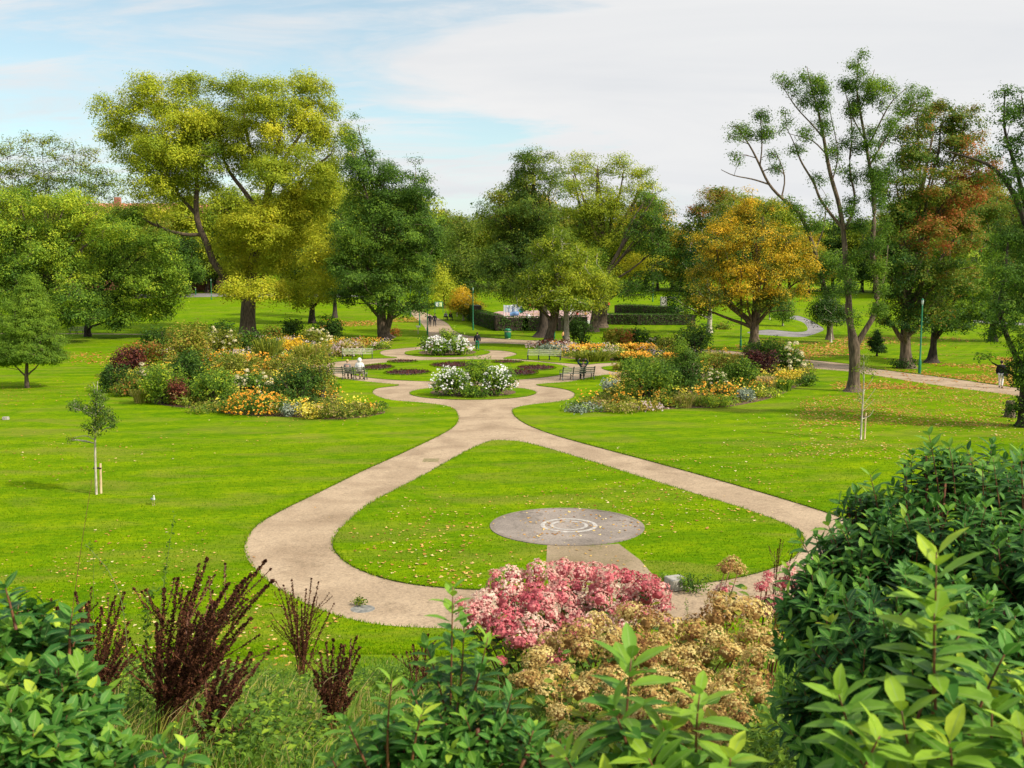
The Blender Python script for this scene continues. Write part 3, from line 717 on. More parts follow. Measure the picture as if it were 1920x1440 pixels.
tree('maple_tree', 'dark tree with low black-green crown behind the round bush', 'tree', (585, 606),
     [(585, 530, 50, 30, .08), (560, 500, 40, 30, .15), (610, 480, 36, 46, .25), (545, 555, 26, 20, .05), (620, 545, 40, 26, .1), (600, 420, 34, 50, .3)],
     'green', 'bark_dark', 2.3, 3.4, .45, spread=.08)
tree('maple_tree', 'slim shaded tree standing right behind the low dark crown', 'tree', (628, 596), [(630, 520, 36, 40, .25), (640, 470, 30, 40, .35), (640, 420, 30, 50, .4)], 'green', 'bark_dark', 2.3, 3, .35)
tree('hornbeam_tree', 'tall brownish dark tree in the centre, narrow at the top', 'tree', (1020, 632),
     [(1000, 320, 40, 34, .45, .9), (985, 350, 40, 34, .4), (1030, 345, 24, 44, .4, .7), (935, 395, 34, 28, .35, .8), (975, 400, 48, 36, .4), (1010, 410, 40, 40, .3), (935, 445, 38, 36, .45), (985, 450, 44, 36, .25), (920, 500, 34, 30, .3), (965, 495, 44, 34, .2), (1010, 490, 40, 34, .25), (950, 540, 40, 24, .4), (1000, 545, 44, 28, .35)],
     'olive', 'bark_dark', 2.3, 3.0, .5, forks=True,
     limbs=[[(1018, 634, 14), (1020, 600, 9), (1018, 560, 8), (1010, 500, 7), (1002, 440, 6), (1000, 380, 4), (1000, 320, 2)], [(1024, 620, 7), (1040, 590, 6), (1046, 550, 5), (1040, 480, 4)]], twig=.5, spread=.12)
tree('honey_locust', 'feathery light green tree with two pale trunks by the far right bench', 'tree', (1063, 648),
     [(1050, 450, 36, 28, 0.28, .8), (1035, 485, 44, 30, 0.30), (1075, 490, 44, 30, 0.38), (1010, 525, 44, 28, 0.32), (1060, 525, 54, 30, 0.51), (1110, 530, 40, 30, 0.41), (1000, 560, 36, 22, 0.41), (1055, 565, 50, 22, 0.30), (1110, 565, 40, 22, 0.46), (1130, 545, 24, 24, 0.38)],
     'lime', 'bark_pale', 2.2, 3.0, .16, forks=True, limbs=[[(1064, 650, 6.5), (1062, 620, 5.4), (1062, 590, 5), (1059, 555, 4.5), (1056, 500, 3), (1052, 440, 1.6)]], twig=.6, spread=.13, hang=.06)
tree('honey_locust', 'rough leaning double-stemmed tree beside the path behind the right bench', 'tree', (1028, 648),
     [(990, 560, 34, 22, .5, .8), (1030, 555, 30, 26, .45, .8), (985, 530, 30, 24, .5, .8)], 'olive', 'bark', 2.2, 2.4, .4, forks=True,
     limbs=[[(1027, 651, 13), (1030, 630, 9), (1038, 605, 8), (1045, 580, 6), (1046, 545, 4)]], twig=.5, hang=.1)
tree('poplar_tree', 'tall airy yellow-green tree with leaning trunks right of centre', 'tree', (1120, 614),
     [(1075, 330, 34, 34, .38, .7), (1120, 320, 44, 28, .4, .7), (1170, 325, 40, 28, .42, .7), (1205, 355, 26, 34, .5, .7), (1090, 375, 50, 36, .4), (1145, 375, 50, 40, .45), (1190, 400, 40, 36, .5, .9), (1120, 430, 50, 34, .3), (1080, 430, 36, 34, .3), (1170, 450, 50, 34, .4), (1190, 500, 54, 26, .85), (1150, 520, 30, 24, .45), (1130, 470, 34, 30, .3)],
     'lime', 'bark', 2.1, 2.3, .7, forks=True,
     limbs=[[(1126, 616, 12), (1131, 580, 9), (1136, 540, 8.5), (1136, 500, 8), (1130, 460, 6), (1125, 420, 5), (1120, 370, 3.5), (1120, 320, 2)], [(1133, 480, 6), (1150, 440, 5), (1185, 390, 3), (1205, 350, 1.5)], [(1130, 460, 4), (1100, 430, 3.4), (1085, 380, 2.5), (1075, 330, 1.3)]], twig=.8, lpc=26, spread=.12)
tree('poplar_tree', 'second grey leaning trunk with dark green open crown right of centre', 'tree', (1115, 622),
     [(1225, 370, 26, 34, .45, .7), (1240, 420, 26, 40, .4, .8), (1210, 440, 30, 40, .3), (1235, 475, 26, 30, .3), (1220, 530, 36, 26, .25), (1110, 500, 36, 30, .6), (1170, 545, 40, 20, .3)],
     'green', 'bark', 2.2, 2.6, .5, forks=True, limbs=[[(1112, 624, 9.5), (1115, 590, 7), (1120, 555, 5.6), (1138, 510, 4.4), (1170, 455, 3.4), (1205, 405, 2.2), (1226, 370, 1.1)]], twig=.8, lpc=26)
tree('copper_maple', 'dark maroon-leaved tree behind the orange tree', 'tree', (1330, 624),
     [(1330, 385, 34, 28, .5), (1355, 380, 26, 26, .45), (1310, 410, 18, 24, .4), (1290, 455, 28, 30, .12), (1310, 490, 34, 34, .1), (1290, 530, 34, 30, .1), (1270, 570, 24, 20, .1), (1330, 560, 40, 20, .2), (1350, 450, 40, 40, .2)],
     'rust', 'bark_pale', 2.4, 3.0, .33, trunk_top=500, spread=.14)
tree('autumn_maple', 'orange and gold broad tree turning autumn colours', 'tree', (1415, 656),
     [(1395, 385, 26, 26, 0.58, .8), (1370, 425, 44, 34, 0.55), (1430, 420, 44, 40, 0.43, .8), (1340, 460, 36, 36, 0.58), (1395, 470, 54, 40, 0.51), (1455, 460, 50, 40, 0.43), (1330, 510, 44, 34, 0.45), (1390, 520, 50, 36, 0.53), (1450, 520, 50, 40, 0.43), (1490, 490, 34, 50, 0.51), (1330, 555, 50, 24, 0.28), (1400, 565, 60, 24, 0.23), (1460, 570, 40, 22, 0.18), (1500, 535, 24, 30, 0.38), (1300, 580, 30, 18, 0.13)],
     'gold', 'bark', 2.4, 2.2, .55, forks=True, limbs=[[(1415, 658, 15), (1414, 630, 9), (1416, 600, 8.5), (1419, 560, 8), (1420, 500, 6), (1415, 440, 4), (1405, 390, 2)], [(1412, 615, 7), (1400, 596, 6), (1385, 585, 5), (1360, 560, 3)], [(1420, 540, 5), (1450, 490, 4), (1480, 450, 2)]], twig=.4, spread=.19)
# the big open ash on the right, two stems, its limbs carry small tufts
ashB = [(1610, 120, 18, 18, .3, .8), (1590, 150, 24, 20, .3), (1625, 150, 24, 22, .35), (1665, 160, 22, 22, .4, .7), (1695, 180, 22, 20, .4, .6), (1725, 180, 18, 18, .35, .5), (1600, 195, 24, 24, .25), (1640, 200, 22, 24, .3, .8),
        (1515, 140, 18, 18, .3, .9), (1540, 160, 22, 22, .3), (1480, 165, 18, 14, .25, .9), (1525, 190, 24, 24, .2), (1550, 215, 20, 26, .2, .8), (1480, 215, 14, 14, .25, .5), (1460, 148, 12, 8, .3), (1680, 230, 20, 30, .35, .8),
        (1425, 225, 18, 20, .3), (1380, 240, 16, 12, .3, .8), (1400, 260, 24, 20, .25), (1440, 265, 20, 22, .25), (1385, 290, 14, 12, .25, .8), (1450, 305, 18, 16, .2), (1510, 255, 16, 16, .25, .7), (1490, 280, 14, 16, .25, .8),
        (1470, 240, 12, 12, .25, .6), (1560, 275, 16, 20, .2, .8), (1600, 260, 22, 26, .2, .9), (1635, 270, 20, 26, .2, .8), (1620, 330, 26, 26, .15), (1650, 320, 20, 24, .25), (1540, 330, 14, 14, .2, .6), (1580, 320, 14, 18, .2, .6), (1550, 380, 14, 12, .2, .6), (1610, 390, 20, 22, .1), (1640, 380, 20, 24, .2, .9),
        (1480, 385, 20, 18, .25), (1510, 410, 18, 16, .3, .8), (1535, 430, 20, 16, .35), (1550, 470, 26, 22, .4, .8), (1565, 510, 20, 26, .3), (1620, 440, 24, 26, .2), (1655, 450, 20, 26, .3), (1600, 500, 26, 24, .25), (1650, 520, 22, 26, .35), (1585, 550, 20, 22, .2, .7), (1640, 570, 24, 22, .3, .8), (1600, 600, 20, 14, .3, .5), (1540, 395, 10, 10, .2, .6)]
ashL = [q for q in ashB if q[0] < 1475 and q[1] > 218 or (q[0] < 1570 and q[1] > 384)]
ashB = [q for q in ashB if q not in ashL]
def split3(L_):
    out = []
    for q in L_:
        for _ in range(3):
            a = R.uniform(0, 6.28); rr = R.uniform(.3, 1.0)
            out.append((q[0] + q[2] * rr * math.cos(a), q[1] + q[3] * rr * math.sin(a), q[2] * R.uniform(.35, .62), q[3] * R.uniform(.35, .62), q[4] + R.normal() * .08) + tuple(q[5:]))
    return out
ashB, ashL = split3(ashB), split3(ashL)
ashB = [(q[0], q[1], q[2] * 1.2, q[3] * 1.2, q[4] + .12) + tuple(q[5:]) for q in ashB]
tree('ash_tree', 'tall open ash with two bare stems and sparse tufts on the right lawn', 'tree', (1600, 734), ashB, 'green', 'bark', 2.5, 2.7, .4,
     limbs=[[(1600, 736, 15), (1601, 710, 10), (1603, 680, 9.5), (1602, 648, 10), (1594, 610, 6.5), (1592, 570, 6.2), (1588, 520, 6), (1585, 480, 5.5), (1583, 450, 5), (1578, 405, 4.6), (1570, 370, 4.2), (1560, 340, 4), (1551, 300, 3.6), (1545, 260, 3), (1535, 210, 2.2), (1520, 160, 1.3), (1513, 125, .6)],
            [(1603, 652, 7), (1620, 622, 5.6), (1640, 592, 5.4), (1645, 560, 5.2), (1642, 520, 5), (1635, 480, 5), (1637, 440, 4.6), (1640, 400, 4.2), (1636, 340, 3.6), (1625, 280, 3), (1615, 220, 2.4), (1605, 170, 1.8), (1610, 110, .7)],
            [(1578, 425, 3.4), (1560, 405, 3), (1548, 388, 2.8), (1535, 370, 2.6), (1528, 345, 2.4), (1512, 320, 2), (1500, 300, 1.8), (1490, 270, 1), (1475, 240, .7)],
            [(1582, 432, 3), (1600, 400, 2.6), (1604, 365, 2.3), (1594, 330, 2.2), (1592, 300, 2), (1600, 250, 1.5), (1590, 190, .9)],
            [(1545, 260, 1.8), (1520, 230, 1.4), (1490, 200, 1.1), (1470, 165, .7), (1455, 145, .4)], [(1550, 290, 1.6), (1525, 262, 1.2), (1495, 255, .8), (1478, 250, .5)],
            [(1625, 280, 2), (1650, 230, 1.6), (1670, 190, 1.1), (1700, 165, .6)], [(1630, 310, 2), (1660, 260, 1.5), (1690, 215, 1), (1740, 170, .5)], [(1612, 210, 1.4), (1630, 160, 1), (1640, 130, .5)],
            [(1620, 260, 1.5), (1595, 215, 1.2), (1582, 160, .7)], [(1560, 340, 1.6), (1575, 290, 1.1), (1560, 230, .8), (1550, 170, .5)], [(1590, 610, 2.4), (1583, 570, 2), (1600, 540, 1.3), (1590, 500, .9)], [(1644, 560, 2.2), (1660, 520, 1.6), (1665, 460, 1)]],
     twig=1.0, lpc=10, clump=1.0, depth=.45, asp=.42, spread=.12, shell=.6, hang=.05, puff=False)
tree('ash_tree', 'slender open ash leaning left behind the small umbrella tree', 'tree', (1556, 637), [(a, b_, c * 1.2, d * 1.2, e + .12) + tuple(f) for a, b_, c, d, e, *f in ashL] + [(1548, 505, 22, 26, .35), (1560, 545, 22, 22, .3)], 'green', 'bark', 2.4, 2.0, .4,
     limbs=[[(1556, 638, 7), (1556, 600, 5.4), (1552, 560, 5), (1540, 520, 4.6), (1528, 470, 4), (1512, 425, 3.6), (1492, 390, 3.2), (1465, 372, 3), (1440, 345, 2.6), (1425, 310, 2.2), (1405, 270, 1.6), (1378, 235, .8)],
            [(1440, 345, 1.8), (1410, 335, 1.4), (1375, 330, 1), (1352, 318, .6)], [(1425, 310, 1.6), (1430, 270, 1.2), (1425, 215, .7)], [(1465, 372, 1.8), (1475, 330, 1.3), (1452, 280, .8)], [(1528, 470, 1.8), (1545, 430, 1.2), (1548, 395, .8)]],
     twig=1.0, lpc=10, clump=1.0, depth=.45, asp=.42, spread=.12, shell=.6, hang=.05, puff=False)
tree('beech_tree', 'big mottled green and russet tree behind the open ash', 'tree', (1700, 690),
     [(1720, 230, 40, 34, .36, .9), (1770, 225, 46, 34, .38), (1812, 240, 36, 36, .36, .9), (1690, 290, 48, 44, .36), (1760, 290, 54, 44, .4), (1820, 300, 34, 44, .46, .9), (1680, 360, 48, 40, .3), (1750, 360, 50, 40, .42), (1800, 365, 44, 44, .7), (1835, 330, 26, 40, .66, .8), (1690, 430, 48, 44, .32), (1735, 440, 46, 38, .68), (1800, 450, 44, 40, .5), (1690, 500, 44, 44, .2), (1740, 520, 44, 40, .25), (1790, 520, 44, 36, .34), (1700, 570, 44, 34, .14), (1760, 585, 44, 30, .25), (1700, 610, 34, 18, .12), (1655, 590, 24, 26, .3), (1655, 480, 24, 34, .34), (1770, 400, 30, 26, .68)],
     'rust', 'bark', 2.8, 3.2, .5, forks=True, limbs=[[(1699, 690, 14), (1698, 660, 9.5), (1697, 620, 9), (1698, 560, 8), (1705, 480, 7), (1720, 400, 5), (1735, 320, 3.5), (1750, 250, 1.6)], [(1700, 500, 5), (1740, 440, 4), (1790, 370, 2.6)]], twig=.4, spread=.13)
tree('ash_tree', 'green-leaved tree with a leaning trunk between the russet tree and right edge', 'tree', (1748, 680),
     [(1800, 480, 44, 36, .65), (1830, 530, 44, 36, .55), (1780, 560, 40, 34, .5), (1760, 610, 34, 20, .25), (1800, 600, 30, 26, .25), (1840, 580, 40, 30, .3), (1850, 470, 36, 40, .5)], 'green', 'bark_dark', 2.9, 3, .35, forks=True,
     limbs=[[(1747, 682, 11), (1750, 650, 6.5), (1752, 620, 6), (1760, 570, 5), (1790, 500, 3)]], spread=.12)
tree('dense_tree', 'dense dark green tree filling the gap between russet tree and right edge', 'tree', (1862, 640),
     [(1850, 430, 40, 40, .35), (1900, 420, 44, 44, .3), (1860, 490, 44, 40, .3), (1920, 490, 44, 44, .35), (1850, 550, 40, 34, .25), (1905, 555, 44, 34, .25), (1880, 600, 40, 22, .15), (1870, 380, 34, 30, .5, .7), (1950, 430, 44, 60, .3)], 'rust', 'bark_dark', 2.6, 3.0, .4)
tree('ash_tree', 'near tree at the right edge with sparse dark branches over the path', 'tree', (1925, 800),
     [(1880, 175, 26, 18, .3, .6), (1910, 200, 34, 30, .3, .7), (1880, 215, 26, 24, .3, .7), (1900, 270, 34, 34, .3, .8), (1950, 240, 40, 60, .3), (1890, 330, 30, 24, .35, .7), (1930, 340, 40, 50, .3), (1890, 440, 34, 34, .3), (1930, 450, 44, 50, .35), (1890, 510, 40, 34, .35), (1930, 540, 40, 44, .3), (1890, 580, 34, 34, .3), (1860, 625, 22, 16, .3), (1925, 640, 34, 34, .35), (1905, 685, 14, 18, .2), (1848, 668, 18, 7, .35), (1925, 700, 40, 34, .25), (1980, 500, 60, 100, .3), (1980, 640, 60, 80, .3), (1850, 330, 20, 14, .4, .5)],
     'green', 'bark_dark', 3.4, 1.9, .45, forks=False, clump=1.0,
     limbs=[[(1925, 802, 18), (1922, 760, 11), (1925, 700, 10), (1935, 620, 9), (1945, 540, 8), (1935, 450, 7), (1905, 370, 5.5), (1880, 330, 4), (1850, 305, 3), (1800, 290, 2), (1770, 282, 1)], [(1935, 450, 6), (1920, 370, 4.5), (1900, 300, 3.5), (1880, 240, 2.4), (1885, 170, 1)], [(1922, 700, 6), (1890, 640, 5), (1878, 600, 5), (1872, 570, 4), (1885, 520, 3), (1890, 450, 2)], [(1920, 400, 3.5), (1935, 320, 3), (1925, 240, 2), (1915, 180, 1)], [(1925, 730, 4), (1900, 700, 3), (1860, 680, 1.4)]],
     twig=1, lpc=22, asp=.42, spread=.11)
tree('small_conifer', 'blue-green soft conifer on a short bare trunk at left', 'tree', (51, 727),
     [(55, 545, 24, 24, 0.58), (55, 575, 42, 26, 0.61), (50, 610, 56, 24, 0.56), (60, 640, 62, 22, 0.54), (45, 660, 66, 20, 0.49), (90, 668, 34, 16, 0.52), (10, 672, 40, 14, 0.46), (55, 528, 14, 14, 0.61)],
     'green', 'bark', 2.3, 7.0, .12, trunk_top=540, spread=.07, clump=.6, depth=.3, asp=.35, flare=1.4)
tree('umbrella_tree', 'small dark flat-topped tree with a thin pale trunk on right lawn', 'tree', (1558, 642),
     [(1550, 570, 30, 16, .12), (1575, 585, 24, 16, .12), (1535, 585, 22, 14, .1), (1555, 600, 32, 10, .1)], 'green', 'bark_pale', 2.2, 3.6, .11, trunk_top=585, spread=.06)
tree('small_round_tree', 'small bright round tree on a thin stem right of the orange tree', 'tree', (1468, 611), [(1468, 568, 20, 20, .5), (1468, 588, 22, 14, .42), (1470, 550, 12, 12, .5)], 'green', 'bark_pale', 2.0, 3.4, .12, trunk_top=570, spread=.08)
tree('small_round_tree', 'little thin-stemmed tree partly hidden under the orange crown', 'tree', (1443, 599), [(1443, 570, 14, 16, .35), (1440, 580, 14, 10, .4)], 'green', 'bark_pale', 2.0, 3, .1, trunk_top=575)
tree('clipped_yew', 'small dark cone-shaped evergreen by the trees on the right lawn', 'tree', (1644, 668),
     [(1644, 655, 17, 13, .05), (1644, 642, 15, 13, .05), (1643, 630, 9, 9, .05), (1643, 624, 5, 6, .08)], 'green', 'bark_dark', 2.0, 5, .1, depth=.2, spread=.05, clump=.4, trunk_top=640)
tree('small_acer', 'small yellow and orange tree beside the far path', 'tree', (869, 601),
     [(862, 560, 20, 15, .8), (880, 568, 18, 14, .5), (895, 575, 14, 10, .35), (850, 572, 14, 12, .5), (872, 582, 24, 9, .35), (862, 545, 12, 9, .6)], 'gold', 'bark_pale', 2.0, 3, .16, trunk_top=570, spread=.14)
tree('willow_tree', 'small drooping pale green tree behind the notice board', 'tree', (833, 578), [(825, 520, 20, 26, .6), (838, 540, 20, 22, .55), (820, 553, 14, 16, .6)], 'lime', 'bark_dark', 2.0, 2.6, .25, hang=.3)
tree('willow_tree', 'grey-green weeping tree behind the small yellow tree', 'tree', (885, 572), [(860, 460, 34, 34, .45), (880, 500, 44, 34, .42), (850, 510, 30, 34, .45), (900, 535, 40, 26, .3), (860, 545, 26, 14, .4), (870, 430, 28, 28, .5)], 'olive', 'bark_dark', 2.1, 2.8, .4, hang=.3)
tree('young_staked_tree', 'slender young tree with two trunks of pale bark and stake on left lawn', 'tree', (183, 927),
     [(185, 740, 18, 18, .3, .8), (178, 768, 26, 20, .3), (145, 757, 22, 10, .28, .8), (195, 785, 24, 20, .3, .9), (175, 798, 22, 14, .3, .8), (135, 765, 12, 8, .3, .8), (210, 790, 14, 12, .3, .6), (180, 812, 12, 8, .3, .6), (133, 822, 12, 6, .5, .7), (172, 722, 10, 8, .4, .5)],
     'olive', 'bark_pale', 3.2, 1.9, .05, limbs=[[(181, 928, 2.6), (179, 880, 2.3), (178, 830, 2), (179, 790, 1.7), (181, 750, 1.2), (183, 715, .6)], [(178, 825, .9), (160, 815, .8), (135, 822, .4)], [(179, 790, 1), (160, 770, .8), (130, 760, .4)], [(180, 775, 1), (195, 760, .6)]],
     twig=.8, lpc=12, clump=.7, depth=.8, flare=1.0, asp=.45, hang=.05, spread=.12)
tree('young_staked_tree', 'almost leafless young staked tree on the right lawn', 'tree', (1612, 824),
     [(1615, 690, 14, 16, .6, .5), (1620, 672, 12, 10, .5, .5), (1635, 700, 10, 14, .5, .3), (1612, 735, 12, 20, .6, .2)],
     'olive', 'bark_pale', 2.6, 1.4, .04, limbs=[[(1614, 825, 2.2), (1616, 780, 1.8), (1619, 735, 1.5), (1620, 700, 1.1), (1619, 665, .5)], [(1618, 785, .8), (1632, 780, .7), (1638, 768, .4)], [(1618, 760, .6), (1630, 745, .5), (1642, 728, .3)], [(1618, 750, .6), (1608, 735, .3)], [(1619, 735, .6), (1635, 712, .3)], [(1618, 770, .5), (1630, 758, .4), (1640, 748, .2)]],
     twig=.9, lpc=8, clump=.7, depth=.5, flare=1.0)
def stake(px, py, hpx, label):
    b = at(px, py); k = b.y / F; r = empty('tree_stake', b, label, 'stake')
    mb = MB().cyl((0, 0, -.1), (.02, 0, hpx * k), .04, .036, 8); mb.build('post', M['stake'], r, smooth=True)
    mb = MB().box((-.08, 0, hpx * k * .84), (.26, .09, .045), mi=0); mb.build('tie_strap', M['bark_dark'], r)
stake(189.5, 925, 58, 'short round timber stake tied to the leafy young tree')
stake(1621, 823, 50, 'short round timber stake tied to the leafless young tree')
# background wood: individual trees, copied
def bgproto(h, mat, hue, w=.4):
    bp = Vector((0, 220, 0))
    return None
protos = []
for pi, (mat, hue) in enumerate((('green', .3), ('olive', .5), ('lime', .45), ('green', .55), ('gold', .5))):
    bb = at(960, 560)
    bl = [(960 + R.uniform(-30, 30), 560 - R.uniform(40, 125), R.uniform(22, 36), R.uniform(18, 30), hue + R.normal() * .1) for _ in range(8)] + [(960, 555 - 30, 36, 18, hue - .15)]
    t = tree('woodland_tree', 'x', 'tree', (960, 561), bl, mat, 'bark_dark', 2.4, 2.5, .4, lpc=30, group='woodland trees beyond the lawns')
    protos.append([t, 0])
bgs = []
def bg(px, py, s, k): bgs.append((px, py, s, k))
for px in range(330, 460, 26): bg(px + R.uniform(-6, 6), 548 + R.uniform(-3, 4), R.uniform(.8, 1.0), int(R.integers(0, 4)))
for px in range(470, 820, 26): bg(px + R.uniform(-8, 8), 545 + R.uniform(-3, 3), R.uniform(.8, 1.05), int(R.integers(0, 4)))
for px in range(815, 1000, 24): bg(px + R.uniform(-8, 8), 541 + R.uniform(-4, 3), R.uniform(.75, 1.05), int(R.integers(0, 4)))
for px in range(990, 1340, 22): bg(px + R.uniform(-8, 8), 544 + R.uniform(-4, 3), R.uniform(.7, .95), int(R.integers(0, 5)))
for px in range(1330, 1700, 26): bg(px + R.uniform(-8, 8), 548 + R.uniform(-4, 5), R.uniform(.8, 1.15), int(R.integers(0, 5)))
for px in range(1700, 2050, 30): bg(px + R.uniform(-8, 8), 556 + R.uniform(-4, 6), R.uniform(.9, 1.2), int(R.integers(0, 4)))
for px in range(-120, 330, 34): bg(px + R.uniform(-8, 8), 556 + R.uniform(-4, 4), R.uniform(.75, .95), int(R.integers(0, 4)))
names = ['dark green woodland tree in the far tree line', 'olive woodland tree in the far tree line', 'yellow-green woodland tree in the far tree line', 'bright green woodland tree in the far tree line', 'golden woodland tree in the far tree line on the right']
for px, py, s, k in bgs:
    b = at(px, py)
    t = protos[k][0] if protos[k][1] == 0 else copy_tree(protos[k][0])
    protos[k][1] += 1
    t.location = b; t.rotation_euler = (0, 0, R.uniform(0, 6.28)); s *= (.8 if 1225 < px < 1345 else .88 if 800 < px < 950 else .82 if 1470 < px < 1690 else 1.0 if 1330 < px <= 1470 else 1.18) * b.y / 205.0; t.scale = (s, s, s * R.uniform(.9, 1.15)); t['label'] = names[k]
    t['group'] = names[k].replace('tree in the far', 'trees of the far')
# distant wooded hill, one mass
wd = MB()
n = 5200
X = R.uniform(-420, 420, n); Yw = R.uniform(330, 620, n)
Hc = hgt(X, Yw) + R.uniform(2, 15, n) + 6 * np.sin(X * .05) * np.sin(Yw * .03)
idx = np.repeat(np.arange(n), 26)
P = np.column_stack([X, Yw, Hc])[idx] + R.normal(size=(len(idx), 3)) * np.array([2.6, 2.6, 2.2])
add_leaves(wd, P, 1.35, np.clip(.5 + .25 * np.sin(X * .11 + Yw * .07) + R.normal(size=n) * .12, 0, 1)[idx], np.array([0, -.3, .6]), .8, .6)
o = wd.build('distant_wood', M['olive']); tag(o, 'distant wooded hillside filling the gap between the trees', 'woodland', kind='stuff')
# ---------------------------------------------------------------- shrubs and perennials of the beds
def octa(mb, P, r, hue, mi=0, flat=1.0):
    n = len(P); r = np.broadcast_to(np.asarray(r, float), (n,))
    D = np.array([(1, 0, 0), (0, 1, 0), (-1, 0, 0), (0, -1, 0), (0, 0, flat), (0, 0, -flat)])
    V = (P[:, None] + D[None] * r[:, None, None]).reshape(-1, 3)
    T = np.array([(0, 1, 4), (1, 2, 4), (2, 3, 4), (3, 0, 4), (1, 0, 5), (2, 1, 5), (3, 2, 5), (0, 3, 5)])
    Fa = (np.arange(n)[:, None, None] * 6 + T[None]).reshape(-1, 3)
    mb.add(V, Fa, np.repeat(np.clip(hue, 0, 1), 8), mi)

def head_mesh(name, mat, r, n=26, flor=.3):
    """a knobbly flower head as mesh data, shared by its copies"""
    mb = MB(); u = unit(n); u[:, 2] = np.abs(u[:, 2]) * 1.0 - .25
    P = nrm(u) * r * np.array([1, 1, .8])
    add_leaves(mb, P, r * flor * 2.6, R.normal(.5, .2, n), nrm(u) * 1.2, .3, .9, droop=0)
    o = mb.build(name, mat); me = o.data; bpy.data.objects.remove(o); return me
HEADS = {}
def heads(kind, mat, r):
    if kind not in HEADS: HEADS[kind] = [head_mesh('flower_head', mat, r) for _ in range(3)]
    return HEADS[kind]

def shrub(label, cat, px, py, w, h, mat, hue, flowers=None, name='shrub', lai=4.0, size=2.4, lumps=9, spread=.15, group=None, asp=.55, loose=.2, nbup=.5):
    if 660 < py < 790 and w > 20 and 'mound' not in label: w, h = w * 1.14, h * 1.08
    b = at(px, py); k = b.y / F; root = empty(name, b, label, cat, group=group)
    Wm, Hm = w * k / 2, h * k
    LS = size * b.y / 1003.0; la = LS * LS * asp * .5
    BL = [(np.array([0, 0, Hm * .45]), np.array([Wm * .8, Wm * .8, Hm * .5]))]
    for i in range(lumps):
        a = R.uniform(0, 6.28); rr = R.uniform(.35, .75)
        hz = R.uniform(.3, .75)
        BL.append((np.array([math.cos(a) * rr * Wm, math.sin(a) * rr * Wm, Hm * hz]), np.array([Wm * .38, Wm * .38, Hm * min(.3, 1.02 - hz)])))
    P, N, H = [], [], []
    tot = lai * Wm * Hm * 1.7 / la
    vols = np.array([r[0] * r[2] for c, r in BL]); vols /= vols.sum()
    for (c, r), v in zip(BL, vols):
        n = int(tot * v / 9) + 2
        u = unit(n); rr = R.random(n) ** .3 * R.uniform(.9, 1 + loose, n)
        cl = c + u * rr[:, None] * r
        idx = np.repeat(np.arange(n), 9)
        q = cl[idx] + R.normal(size=(len(idx), 3)) * LS * .8
        P.append(q); N.append(u[idx]); H.append((hue + R.normal(size=n) * spread)[idx] + R.normal(size=len(idx)) * spread * .8)
    P = np.concatenate(P); N = np.concatenate(N); H = np.concatenate(H)
    kz = P[:, 2] > .02; P, N, H = P[kz], N[kz], H[kz]
    mb = MB(); add_leaves(mb, P, LS, H, N * .6 + np.array([0, 0, nbup]), .7, asp)
    mb.build('foliage', M[mat], root)
    st = MB()
    for i in range(6):
        a = R.uniform(0, 6.28); e = np.array([math.cos(a) * Wm * .55, math.sin(a) * Wm * .55, Hm * .75])
        st.tube(bez((e[0] * .1, e[1] * .1, -.05), (e[0] * .3, e[1] * .3, Hm * .4), e, 4), [.03 * Hm + .01, .02 * Hm, .015 * Hm, .01], 5)
    st.build('stems', M['bark_dark'], root, smooth=True)
    if flowers:
        for fk, fm, n, r, zlo, front in flowers:
            u = unit(n * 6); u[:, 2] = np.abs(u[:, 2]); u = u[(u[:, 1] < front) & (u[:, 2] > zlo) & (np.sin(u[:, 0] * 7 + px) + np.sin(u[:, 2] * 9 + py) + R.normal(size=len(u)) * .7 > -.6)][:n]
            Pf = u * np.array([Wm * 1.0, Wm * 1.0, Hm * .98]) * R.uniform(.82, 1.16, (len(u), 1)); Pf[:, 2] += .02
            if fk == 'head':
                rr = r * k
                hs = heads(fm, M[fm], .1)
                for i, p in enumerate(Pf):
                    o = bpy.data.objects.new('flower_head', hs[i % 3]); link(o, root); o.location = p; s = rr * R.uniform(.75, 1.25) / .1; o.scale = (s, s, s * .95); o.rotation_euler = (0, 0, R.uniform(0, 6))
            else:
                fb = MB(); rr = r * k
                idx = np.repeat(np.arange(len(Pf)), 3)
                Q = Pf[idx] + R.normal(size=(len(idx), 3)) * rr * .35
                add_leaves(fb, Q, rr * 1.7, R.normal(.5, .22, len(Q)), np.array([0, -.5, .9]), .55, .95, droop=0)
                o = fb.build('blossoms', M[fm], root); o['kind'] = 'stuff'
    return root

